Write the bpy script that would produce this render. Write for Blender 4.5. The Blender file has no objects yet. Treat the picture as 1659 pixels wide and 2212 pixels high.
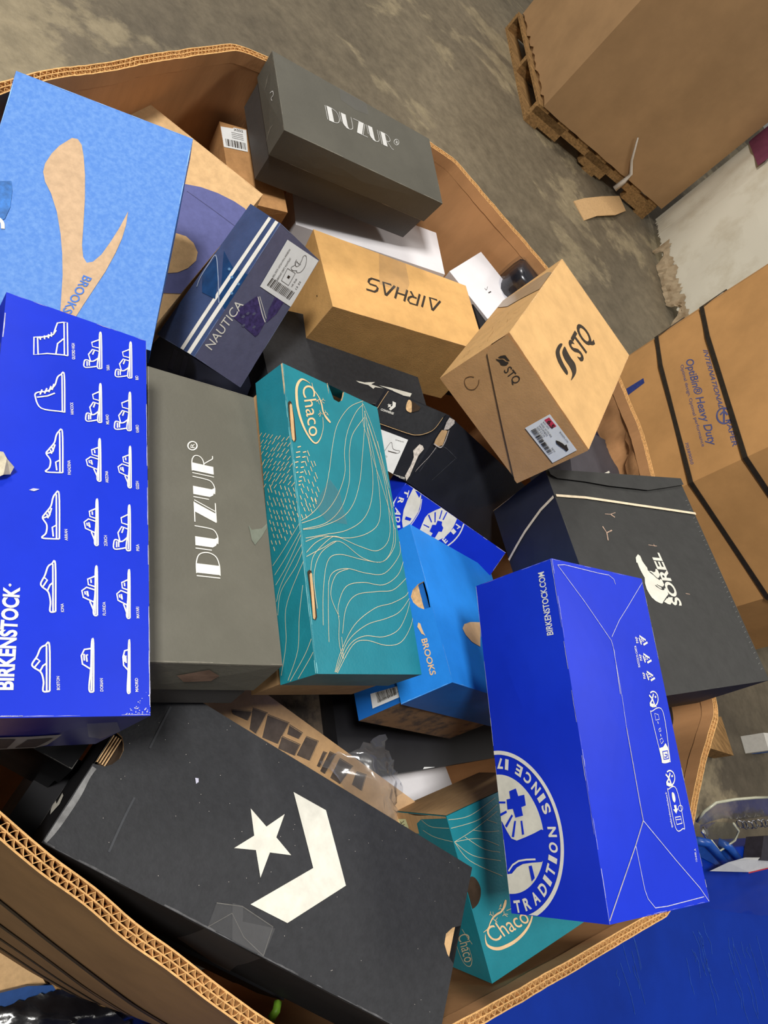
import bpy, bmesh, math, random
from mathutils import Vector, Matrix, geometry
random.seed(4)

# ------------------------------------------------------------------ camera, world, lights
SC = bpy.context.scene
COL = SC.collection
FPX, CX, CY = 1450.0, 829.5, 1106.0
RT = Vector((0.5568128843631841, 0.8306379547114082, 0.0))
FW = Vector((0.5937046667789682, -0.39798615762018225, 0.6993724236682469))
UP = Vector((0.5809252795773531, -0.3894195764667873, -0.7147574504770147))
CAM = Vector((0, 0, 1.55))


def cam_dir(x, y):
    """world direction of a photograph pixel (1659 x 2212 frame)"""
    r = Vector(((x - CX) / FPX, (y - CY) / FPX, 1.0))
    return Vector((RT.dot(r), FW.dot(r), UP.dot(r)))


def project(p):
    q = p - CAM
    c = Vector((RT.x * q.x + FW.x * q.y + UP.x * q.z, RT.y * q.x + FW.y * q.y + UP.y * q.z, RT.z * q.x + FW.z * q.y + UP.z * q.z))
    return (CX + FPX * c.x / c.z, CY + FPX * c.y / c.z)


def at(x, y, z):
    """world point on the horizontal plane z seen at that pixel"""
    d = cam_dir(x, y)
    return CAM + d * ((z - CAM.z) / d.z)


cam = bpy.data.cameras.new('camera')
co = bpy.data.objects.new('camera', cam)
COL.objects.link(co)
X = Vector((RT.x, FW.x, UP.x)); Y = -Vector((RT.y, FW.y, UP.y)); Z = -Vector((RT.z, FW.z, UP.z))
co.matrix_world = Matrix(((X.x, Y.x, Z.x, CAM.x), (X.y, Y.y, Z.y, CAM.y), (X.z, Y.z, Z.z, CAM.z), (0, 0, 0, 1)))
cam.sensor_fit = 'VERTICAL'; cam.sensor_height = 24.0; cam.sensor_width = 18.0
cam.lens = FPX / 2212.0 * 24.0
cam.clip_start = 0.01
SC.camera = co

SC.view_settings.view_transform = 'Standard'
SC.view_settings.look = 'None'
SC.view_settings.gamma = 1.0
SC.view_settings.exposure = -0.68

world = bpy.data.worlds.new('warehouse_air'); SC.world = world; world.use_nodes = True
bg = world.node_tree.nodes['Background']
bg.inputs[0].default_value = (1.0, 0.95, 0.87, 1); bg.inputs[1].default_value = 0.27


def area_lamp(name, loc, size, power, color, target):
    l = bpy.data.lights.new(name, 'AREA'); l.shape = 'RECTANGLE'; l.size = size[0]; l.size_y = size[1]
    l.energy = power; l.color = color
    o = bpy.data.objects.new(name, l); COL.objects.link(o); o.location = loc
    o.rotation_euler = (Vector(target) - Vector(loc)).to_track_quat('-Z', 'Y').to_euler()
    return o


area_lamp('high_bay_lamp', (-1.1, -1.3, 4.8), (0.9, 0.6), 340, (1, 0.97, 0.92), (0, .7, .9))
area_lamp('high_bay_lamp', (1.6, 3.4, 5.4), (1.6, 0.8), 120, (1, 0.96, 0.9), (0.2, 1.6, .5))
area_lamp('high_bay_lamp', (-4.6, 2.6, 5.2), (1.6, 0.8), 330, (1, 0.95, 0.88), (-1.2, 5.0, 0))

# ------------------------------------------------------------------ materials
MATS = {}


def S(c):  # sRGB 0-255 to linear
    return tuple(((v / 255.0) / 12.92 if v / 255.0 <= 0.04045 else ((v / 255.0 + 0.055) / 1.055) ** 2.4) for v in c)


def mat(name, rgb, rough=.6, spec=.3, var=.08, scale=60.0, bump=0.0, bscale=400.0, metal=0.0, coat=0.0, rgb2=None, lo=.35, hi=.65, stretch=None):
    """procedural surface: two tones mixed by noise, with optional fine bump"""
    if name in MATS: return MATS[name]
    m = bpy.data.materials.new(name); m.use_nodes = True
    nt = m.node_tree; N = nt.nodes; L = nt.links
    b = N['Principled BSDF']
    base = S(rgb)
    two = S(rgb2) if rgb2 else tuple(min(1, c * (1 + var * 2) + var * .01) for c in base)
    one = base if rgb2 else tuple(c * (1 - var * 2) for c in base)
    tc = N.new('ShaderNodeTexCoord')
    mp = N.new('ShaderNodeMapping'); L.new(tc.outputs['Object'], mp.inputs[0])
    if stretch: mp.inputs['Scale'].default_value = stretch
    nz = N.new('ShaderNodeTexNoise'); nz.inputs['Scale'].default_value = scale; nz.inputs['Detail'].default_value = 6; nz.inputs['Roughness'].default_value = .65
    L.new(mp.outputs[0], nz.inputs['Vector'])
    rp = N.new('ShaderNodeValToRGB')
    rp.color_ramp.elements[0].position = lo; rp.color_ramp.elements[0].color = (*one, 1)
    rp.color_ramp.elements[1].position = hi; rp.color_ramp.elements[1].color = (*two, 1)
    L.new(nz.outputs[0], rp.inputs[0]); L.new(rp.outputs[0], b.inputs['Base Color'])
    b.inputs['Roughness'].default_value = rough
    b.inputs['Specular IOR Level'].default_value = spec
    b.inputs['Metallic'].default_value = metal
    b.inputs['Coat Weight'].default_value = coat
    b.inputs['Coat Roughness'].default_value = .25
    if bump > 0:
        n2 = N.new('ShaderNodeTexNoise'); n2.inputs['Scale'].default_value = bscale; n2.inputs['Detail'].default_value = 3
        L.new(mp.outputs[0], n2.inputs['Vector'])
        bp = N.new('ShaderNodeBump'); bp.inputs['Strength'].default_value = bump; bp.inputs['Distance'].default_value = .002
        L.new(n2.outputs[0], bp.inputs['Height']); L.new(bp.outputs[0], b.inputs['Normal'])
    MATS[name] = m
    return m


def clear(name, rough=.08, tint=(.95, .97, 1), ior=1.25, bump=.12, base=.04, haze=0.0):
    """thin clear film or tape"""
    if name in MATS: return MATS[name]
    m = bpy.data.materials.new(name); m.use_nodes = True
    nt = m.node_tree; N = nt.nodes; L = nt.links
    for n in list(N):
        if n.type != 'OUTPUT_MATERIAL': N.remove(n)
    out = [n for n in N if n.type == 'OUTPUT_MATERIAL'][0]
    tr = N.new('ShaderNodeBsdfTransparent'); tr.inputs[0].default_value = (*tint, 1)
    gl = N.new('ShaderNodeBsdfGlossy'); gl.inputs['Roughness'].default_value = rough
    lw = N.new('ShaderNodeLayerWeight'); lw.inputs[0].default_value = .5
    pw = N.new('ShaderNodeMath'); pw.operation = 'POWER'; pw.inputs[1].default_value = 3.2; L.new(lw.outputs['Facing'], pw.inputs[0])
    fr = N.new('ShaderNodeMath'); fr.operation = 'MULTIPLY'; fr.inputs[1].default_value = (ior - 1) * 1.6; L.new(pw.outputs[0], fr.inputs[0])
    tc = N.new('ShaderNodeTexCoord'); nz = N.new('ShaderNodeTexNoise'); nz.inputs['Scale'].default_value = 45; nz.inputs['Detail'].default_value = 4
    L.new(tc.outputs['Object'], nz.inputs['Vector'])
    bp = N.new('ShaderNodeBump'); bp.inputs['Strength'].default_value = bump; bp.inputs['Distance'].default_value = .003
    L.new(nz.outputs[0], bp.inputs['Height']); L.new(bp.outputs[0], gl.inputs['Normal']); L.new(bp.outputs[0], lw.inputs['Normal'])
    ad = N.new('ShaderNodeMath'); ad.operation = 'ADD'; ad.inputs[1].default_value = base
    L.new(fr.outputs[0], ad.inputs[0])
    mx = N.new('ShaderNodeMixShader'); L.new(ad.outputs[0], mx.inputs[0]); L.new(tr.outputs[0], mx.inputs[1]); L.new(gl.outputs[0], mx.inputs[2])
    df = N.new('ShaderNodeBsdfDiffuse'); df.inputs[0].default_value = (.8, .8, .82, 1)
    m2 = N.new('ShaderNodeMixShader'); m2.inputs[0].default_value = haze; L.new(mx.outputs[0], m2.inputs[1]); L.new(df.outputs[0], m2.inputs[2])
    L.new(m2.outputs[0], out.inputs[0])
    MATS[name] = m
    return m


KRAFT = mat('kraft_board', (204, 168, 122), .75, .2, .05, 90, .15)
KRAFT_D = mat('brown_board', (176, 132, 86), .75, .2, .06, 70, .15)
KRAFT_IN = mat('raw_board_edge', (214, 178, 132), .85, .1, .1, 200)
INK_W = mat('white_ink', (224, 222, 214), .6, .2, .03)
INK_C = mat('cream_ink', (216, 214, 202), .6, .2, .04)
INK_K = mat('black_ink', (58, 50, 42), .6, .2, .05)
INK_T = mat('tan_ink', (216, 186, 148), .6, .2, .04)
PAPER = mat('label_paper', (226, 228, 228), .6, .3, .02)
WEAR = mat('worn_edge_fibre', (200, 192, 184), .9, .1, .15, 300)
DARKIN = mat('dark_inside', (60, 48, 38), .9, .1)  # dark brown that stands in for the shade inside openings

# ------------------------------------------------------------------ object helpers


def link(name, me, parent=None, mats=()):
    o = bpy.data.objects.new(name, me); COL.objects.link(o)
    for m in mats: me.materials.append(m)
    if parent: o.parent = parent
    return o


def thing(name, label, cat, loc=(0, 0, 0), group=None):
    o = bpy.data.objects.new(name, None); COL.objects.link(o); o.location = loc
    o.empty_display_size = .05
    o['label'] = label; o['category'] = cat
    if group: o['group'] = group
    bpy.context.view_layer.update()
    return o


def tag(o, label, cat, group=None, kind=None):
    if label: o['label'] = label
    if cat: o['category'] = cat
    if group: o['group'] = group
    if kind: o['kind'] = kind
    return o


class MB:
    """collects verts/faces with material slots, builds one mesh object"""

    def __init__(s): s.v = []; s.f = []; s.mi = []; s.mats = []; s.smooth = []

    def slot(s, m):
        if m not in s.mats: s.mats.append(m)
        return s.mats.index(m)

    def add(s, vs, fs, m, smooth=False):
        b = len(s.v); s.v += [Vector(v) for v in vs]; k = s.slot(m)
        for f in fs: s.f.append([b + i for i in f]); s.mi.append(k); s.smooth.append(smooth)

    def box(s, c, size, m, rot=None):
        hx, hy, hz = [q / 2 for q in size]
        vs = [Vector((x, y, z)) for x in (-hx, hx) for y in (-hy, hy) for z in (-hz, hz)]
        if rot is not None: vs = [rot @ v for v in vs]
        c = Vector(c)
        s.add([c + v for v in vs], [(0, 1, 3, 2), (4, 6, 7, 5), (0, 4, 5, 1), (2, 3, 7, 6), (0, 2, 6, 4), (1, 5, 7, 3)], m)

    def prism(s, pts, z0, z1, m):
        n = len(pts)
        vs = [(p[0], p[1], z0) for p in pts] + [(p[0], p[1], z1) for p in pts]
        fs = [[i, (i + 1) % n, n + (i + 1) % n, n + i] for i in range(n)] + [list(range(n))[::-1], [n + i for i in range(n)]]
        s.add(vs, fs, m)

    def tube(s, pts, r, m, n=8):
        pts = [Vector(p) for p in pts]; vs = []; fs = []
        for i, p in enumerate(pts):
            t = (pts[min(i + 1, len(pts) - 1)] - pts[max(i - 1, 0)]).normalized()
            a = t.cross(Vector((0, 0, 1)))
            if a.length < .01: a = Vector((1, 0, 0))
            a.normalize(); b = t.cross(a)
            for k in range(n):
                w = 2 * math.pi * k / n
                vs.append(p + (a * math.cos(w) + b * math.sin(w)) * (r if not callable(r) else r(i / (len(pts) - 1))))
        for i in range(len(pts) - 1):
            for k in range(n): fs.append((i * n + k, i * n + (k + 1) % n, (i + 1) * n + (k + 1) % n, (i + 1) * n + k))
        fs.append(list(range(n))[::-1]); fs.append([(len(pts) - 1) * n + k for k in range(n)])
        s.add(vs, fs, m, True)

    def build(s, name, parent=None):
        me = bpy.data.meshes.new(name)
        pl = Vector((0, 0, 0)); q = parent
        while q is not None: pl = pl + q.location; q = q.parent
        me.from_pydata([tuple(v - pl) for v in s.v], [], s.f)
        for m in s.mats: me.materials.append(m)
        me.polygons.foreach_set('material_index', s.mi)
        me.polygons.foreach_set('use_smooth', s.smooth)
        me.update()
        o = bpy.data.objects.new(name, me); COL.objects.link(o)
        if parent: o.parent = parent
        return o


def catmull(pts, closed=False, n=6):
    out = []; N = len(pts)
    rng = range(N) if closed else range(N - 1)
    for i in rng:
        if closed: p0, p1, p2, p3 = pts[(i - 1) % N], pts[i], pts[(i + 1) % N], pts[(i + 2) % N]
        else: p0, p1, p2, p3 = pts[max(i - 1, 0)], pts[i], pts[i + 1], pts[min(i + 2, N - 1)]
        for k in range(n):
            t = k / n
            out.append(tuple(.5 * ((2 * p1[j]) + (-p0[j] + p2[j]) * t + (2 * p0[j] - 5 * p1[j] + 4 * p2[j] - p3[j]) * t * t + (-p0[j] + 3 * p1[j] - 3 * p2[j] + p3[j]) * t ** 3) for j in range(len(p1))))
    if not closed: out.append(tuple(pts[-1]))
    return out


_tc = {}


def text_tris(s, bold=0.0, shear=0.0):
    """outline of a word in the built-in face as triangles, in a box 1 wide and 1 cap-height tall"""
    key = (s, bold, shear)
    if key in _tc: return _tc[key]
    c = bpy.data.curves.new('t', 'FONT'); c.body = s; c.offset = bold; c.shear = shear; c.resolution_u = 4
    o = bpy.data.objects.new('t', c); COL.objects.link(o)
    dg = bpy.context.evaluated_depsgraph_get(); dg.update()
    e = o.evaluated_get(dg); me = e.to_mesh(); me.calc_loop_triangles()
    vs = [v.co.copy() for v in me.vertices]; tr = [tuple(t.vertices) for t in me.loop_triangles]
    e.to_mesh_clear(); bpy.data.objects.remove(o); bpy.data.curves.remove(c)
    x0 = min(v.x for v in vs); x1 = max(v.x for v in vs)
    H = 0.729 if any(ch in 'bdfhklt' or ch.isupper() or ch.isdigit() for ch in s) else .547
    T = [[((vs[i].x - x0) / (x1 - x0), vs[i].y / H) for i in t] for t in tr]
    _tc[key] = (T, (x1 - x0) / H)
    return _tc[key]


def clip_tri(poly):
    """clip a 2D polygon to the unit square"""
    for ax, lim, sg in ((0, 0.002, 1), (0, .998, -1), (1, 0.002, 1), (1, .998, -1)):
        out = []
        for i in range(len(poly)):
            a, b = poly[i - 1], poly[i]
            da, db = (a[ax] - lim) * sg, (b[ax] - lim) * sg
            if (da >= 0) != (db >= 0):
                t = da / (da - db); out.append((a[0] + (b[0] - a[0]) * t, a[1] + (b[1] - a[1]) * t))
            if db >= 0: out.append(b)
        poly = out
        if len(poly) < 3: return []
    return poly


class Patch:
    """one panel of a carton: a gently bowed bilinear sheet. c00,c10,c01,c11 with outward normal side"""

    def __init__(s, c00, c10, c01, c11, out, bow=.0012, seed=0):
        s.c = [Vector(q) for q in (c00, c10, c01, c11)]
        s.n = (s.c[1] - s.c[0]).cross(s.c[2] - s.c[0]).normalized()
        s.flip = False
        if s.n.dot(out) < 0: s.n = -s.n; s.flip = True
        s.lu = ((s.c[1] - s.c[0]).length + (s.c[3] - s.c[2]).length) / 2
        s.lv = ((s.c[2] - s.c[0]).length + (s.c[3] - s.c[1]).length) / 2
        s.bow = bow; s.ph = random.random() * 6
        s.warp = None

    def p(s, u, v, off=0.0):
        a = s.c[0] * (1 - u) * (1 - v) + s.c[1] * u * (1 - v) + s.c[2] * (1 - u) * v + s.c[3] * u * v
        uu = min(max(u, 0), 1); vv = min(max(v, 0), 1)
        h = s.bow * math.sin(math.pi * uu) * math.sin(math.pi * vv) * (1 + .35 * math.sin(5 * u + s.ph) * math.sin(4 * v + s.ph))
        if s.warp: h += s.warp(u, v)
        return a + s.n * (h + off)

    def uv(s, x, y):
        """pixel of the photograph -> position on this panel"""
        u = v = .5
        for _ in range(12):
            a = s.c[0] * (1 - u) * (1 - v) + s.c[1] * u * (1 - v) + s.c[2] * (1 - u) * v + s.c[3] * u * v
            du = (s.c[1] - s.c[0]) * (1 - v) + (s.c[3] - s.c[2]) * v
            dv = (s.c[2] - s.c[0]) * (1 - u) + (s.c[3] - s.c[1]) * u
            P = project(a); Pu = project(a + du * .01); Pv = project(a + dv * .01)
            A, B = (Pu[0] - P[0]) * 100, (Pv[0] - P[0]) * 100; C_, D = (Pu[1] - P[1]) * 100, (Pv[1] - P[1]) * 100
            ex, ey = x - P[0], y - P[1]; det = A * D - B * C_
            if abs(det) < 1e-9: break
            su = (ex * D - ey * B) / det; sv = (A * ey - C_ * ex) / det
            k = max(1, abs(su) * 1.2, abs(sv) * 1.2)
            u += su / k; v += sv / k
        return (u, v)

    def tri(s, mb, tri, m, off, maxlen):
        st = [tri]
        while st:
            t = st.pop(); L = []
            for i in range(3):
                a, b = t[i], t[(i + 1) % 3]
                L.append(math.hypot((a[0] - b[0]) * s.lu, (a[1] - b[1]) * s.lv))
            k = max(range(3), key=lambda i: L[i])
            if L[k] > maxlen:
                a, b, c = t[k], t[(k + 1) % 3], t[(k + 2) % 3]; q = ((a[0] + b[0]) / 2, (a[1] + b[1]) / 2)
                st.append([a, q, c]); st.append([q, b, c])
            else:
                area = (t[1][0] - t[0][0]) * (t[2][1] - t[0][1]) - (t[2][0] - t[0][0]) * (t[1][1] - t[0][1])
                if abs(area) * s.lu * s.lv < 1e-10: continue
                if (area < 0) != s.flip: t = [t[0], t[2], t[1]]
                mb.add([s.p(q[0], q[1], off) for q in t], [(0, 1, 2)], m, True)

    def poly(s, mb, pts, m, off=.0006, holes=(), maxlen=.03, clip=True):
        """fill polygon (uv) on the panel"""
        rings = [[Vector((q[0] * s.lu, q[1] * s.lv, 0)) for q in r] for r in [pts] + list(holes)]
        flat = [q for r in [pts] + list(holes) for q in r]
        for t in geometry.tessellate_polygon(rings):
            tri = [flat[i] for i in t]
            if not clip: s.tri(mb, tri, m, off, maxlen); continue
            c = clip_tri(tri)
            for i in range(1, len(c) - 1): s.tri(mb, [c[0], c[i], c[i + 1]], m, off, maxlen)

    # -- everything below takes photograph pixels
    def pp(s, mb, px, m, off=.0006, smooth=False, n=5):
        if smooth: px = catmull(px, True, n)
        s.poly(mb, [s.uv(*q) for q in px], m, off)

    def ribbon(s, mb, uvs, w, m, off=.0006, closed=False):
        P = [(a * s.lu, b * s.lv) for a, b in uvs]; N = len(P)
        Lf, Rt = [], []
        for i in range(N):
            if closed: a, b = P[i - 1], P[(i + 1) % N]
            else: a, b = P[max(i - 1, 0)], P[min(i + 1, N - 1)]
            dx, dy = b[0] - a[0], b[1] - a[1]; l = math.hypot(dx, dy) or 1e-9
            ww = w if not callable(w) else w(i / (N - 1))
            nx, ny = -dy / l * ww / 2, dx / l * ww / 2
            Lf.append(((P[i][0] + nx) / s.lu, (P[i][1] + ny) / s.lv)); Rt.append(((P[i][0] - nx) / s.lu, (P[i][1] - ny) / s.lv))
        for i in range(N if closed else N - 1):
            j = (i + 1) % N
            for t in ([Lf[i], Rt[i], Rt[j]], [Lf[i], Rt[j], Lf[j]]):
                c = clip_tri(t)
                for k in range(1, len(c) - 1): s.tri(mb, [c[0], c[k], c[k + 1]], m, off, .03)

    def line(s, mb, px, w, m, off=.0006, smooth=True, closed=False, n=6):
        if smooth and len(px) > 2: px = catmull(px, closed, n)
        s.ribbon(mb, [s.uv(*q) for q in px], w, m, off, closed)

    def frame(s, p0, p1, pt):
        a, b, c = s.uv(*p0), s.uv(*p1), s.uv(*pt)
        return lambda x, y: (a[0] + (b[0] - a[0]) * x + (c[0] - a[0]) * y, a[1] + (b[1] - a[1]) * x + (c[1] - a[1]) * y)

    def text(s, mb, word, p0, p1, pt, m, bold=0.0, shear=0.0, off=.0006):
        """word with baseline p0-p1 and cap height reaching pt above p0 (pixels)"""
        F = s.frame(p0, p1, pt); T, _ = text_tris(word, bold, shear)
        for t in T:
            c = clip_tri([F(*q) for q in t])
            for k in range(1, len(c) - 1): s.tri(mb, [c[0], c[k], c[k + 1]], m, off, .03)

    def fpoly(s, mb, F, pts, m, smooth=False, off=.0006, holes=()):
        if smooth: pts = catmull(pts, True, 5)
        s.poly(mb, [F(*q) for q in pts], m, off, [[F(*q) for q in h] for h in holes])

    def fline(s, mb, F, pts, w, m, smooth=True, closed=False, off=.0006):
        if smooth and len(pts) > 2: pts = catmull(pts, closed, 5)
        s.ribbon(mb, [F(*q) for q in pts], w, m, off, closed)


def crop(ox, oy, k):
    """reads measurements taken on an enlarged part of the photograph"""
    return lambda *p: [(ox + a / k, oy + b / k) for a, b in p]


C1 = crop(0, 0, 2.765); C2 = crop(500, 0, 2.765); C3 = crop(1059, 0, 2.765); C4 = crop(0, 600, 2.765); C5 = crop(500, 700, 2.765)
C6 = crop(1059, 700, 2.765); C7 = crop(0, 1400, 2.7233); C8 = crop(500, 1400, 2.7233); C9 = crop(1059, 1400, 2.7233)
CA = crop(540, 740, 2.765); CB = crop(820, 1000, 5.53); CC = crop(480, 1420, 2.765); CD = crop(0, 1540, 5.53); CE = crop(940, 520, 5.53); CF = crop(1180, 900, 6.38)

FACE = {'z1': ((0, 0, 1), (1, 0, 1), (0, 1, 1), (1, 1, 1)), 'z0': ((0, 0, 0), (1, 0, 0), (0, 1, 0), (1, 1, 0)),
        'x0': ((0, 0, 0), (0, 1, 0), (0, 0, 1), (0, 1, 1)), 'x1': ((1, 0, 0), (1, 1, 0), (1, 0, 1), (1, 1, 1)),
        'y0': ((0, 0, 0), (1, 0, 0), (0, 0, 1), (1, 0, 1)), 'y1': ((0, 1, 0), (1, 1, 0), (0, 1, 1), (1, 1, 1))}


class Carton:
    def __init__(s, corners, name, label, cat='shoebox', group=None):
        s.h = [Vector(c) for c in corners]
        s.root = thing(name, label, cat, (s.h[0] + s.h[2] + s.h[4] + s.h[6]) / 4, group)
        s.d = ((s.h[4] - s.h[0]).length, (s.h[2] - s.h[0]).length, (s.h[1] - s.h[0]).length)
        s.ctr = sum(s.h, Vector()) / 8

    def P(s, x, y, z):
        r = Vector()
        for i in (0, 1):
            for j in (0, 1):
                for k in (0, 1):
                    r += s.h[i * 4 + j * 2 + k] * ((x if i else 1 - x) * (y if j else 1 - y) * (z if k else 1 - z))
        return r

    def patches(s, lo=(0, 0, 0), hi=(1, 1, 1), bow=.0012, faces=None):
        D = {}
        for f, cs in FACE.items():
            if faces and f not in faces: continue
            q = [s.P(*[hi[a] if c[a] else lo[a] for a in range(3)]) for c in cs]
            mid = (q[0] + q[1] + q[2] + q[3]) / 4
            ax = 'xyz'.index(f[0]); o1 = [.5, .5, .5]; o1[ax] = int(f[1]); o0 = [.5, .5, .5]; o0[ax] = 1 - int(f[1])
            D[f] = Patch(*q, s.P(*o1) - s.P(*o0), bow)
        return D

    def skin(s, D, m, mats={}, outer={}, holes={}):
        mb = MB(); sq = [(0, 0), (1, 0), (1, 1), (0, 1)]
        for f, p in D.items():
            p.poly(mb, outer.get(f, sq), mats.get(f, m), 0, holes.get(f, ()), .035, False)
            for h in list(holes.get(f, ())) + ([outer[f]] if f in outer else []):
                n = len(h)
                for i in range(n):
                    a, b = h[i], h[(i + 1) % n]
                    mb.add([p.p(*a, 0), p.p(*b, 0), p.p(*b, -.0025), p.p(*a, -.0025)], [(0, 1, 2, 3)], KRAFT_IN)
        return mb

    def closed(s, m, **k):
        bow = k.pop('bow', .0012)
        D = s.patches(bow=bow); return s.skin(D, m, **k), D

    def lid(s, wl, m, bow=.0012, **k):
        D = s.patches((0, 0, wl), (1, 1, 1), bow, ('z1', 'x0', 'x1', 'y0', 'y1'))
        mb = s.skin(D, m, **k)
        ix, iy = .0025 / s.d[0], .0025 / s.d[1]
        o = [(0, 0), (1, 0), (1, 1), (0, 1)]; q = [(ix, iy), (1 - ix, iy), (1 - ix, 1 - iy), (ix, 1 - iy)]
        for i in range(4):
            j = (i + 1) % 4
            mb.add([s.P(*o[i], wl), s.P(*o[j], wl), s.P(*q[j], wl), s.P(*q[i], wl)], [(0, 1, 2, 3)], KRAFT_IN)
        return mb, D

    def body(s, m, top=.96, inset=.0035, bow=.001, **k):
        ix, iy = inset / s.d[0], inset / s.d[1]
        D = s.patches((ix, iy, 0), (1 - ix, 1 - iy, top), bow, ('z0', 'x0', 'x1', 'y0', 'y1'))
        return s.skin(D, m, **k), D


def wear(mb, D, spec, m, w=.0012, gap=.35, seed=1):
    """scuffed pale fibre along the folds. spec: {'z1': 'u0 u1 v0 v1'}"""
    r = random.Random(seed)
    for f, sides in spec.items():
        p = D[f]
        for sd in sides.split():
            t = 0.0; L = p.lu if sd[0] == 'v' else p.lv
            fix = int(sd[1])
            while t < 1:
                ln = r.uniform(.006, .03) / L; e = min(1, t + ln)
                if r.random() > gap:
                    k = r.uniform(.45, 1.2) * w; a = k / 2 / (p.lv if sd[0] == 'v' else p.lu); c = a if fix == 0 else 1 - a
                    pts = [(t, c), ((t + e) / 2, c), (e, c)]
                    if sd[0] == 'u': pts = [(q[1], q[0]) for q in pts]
                    p.ribbon(mb, pts, lambda x, k=k: k * (1 if .01 < x < .99 else .6), m, .0004)
                t = e


def sticker(p, parent, px, name='label', label='white paper label', m=None, off=.0009):
    mb = MB(); p.pp(mb, px, m or PAPER, off)
    return mb


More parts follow.
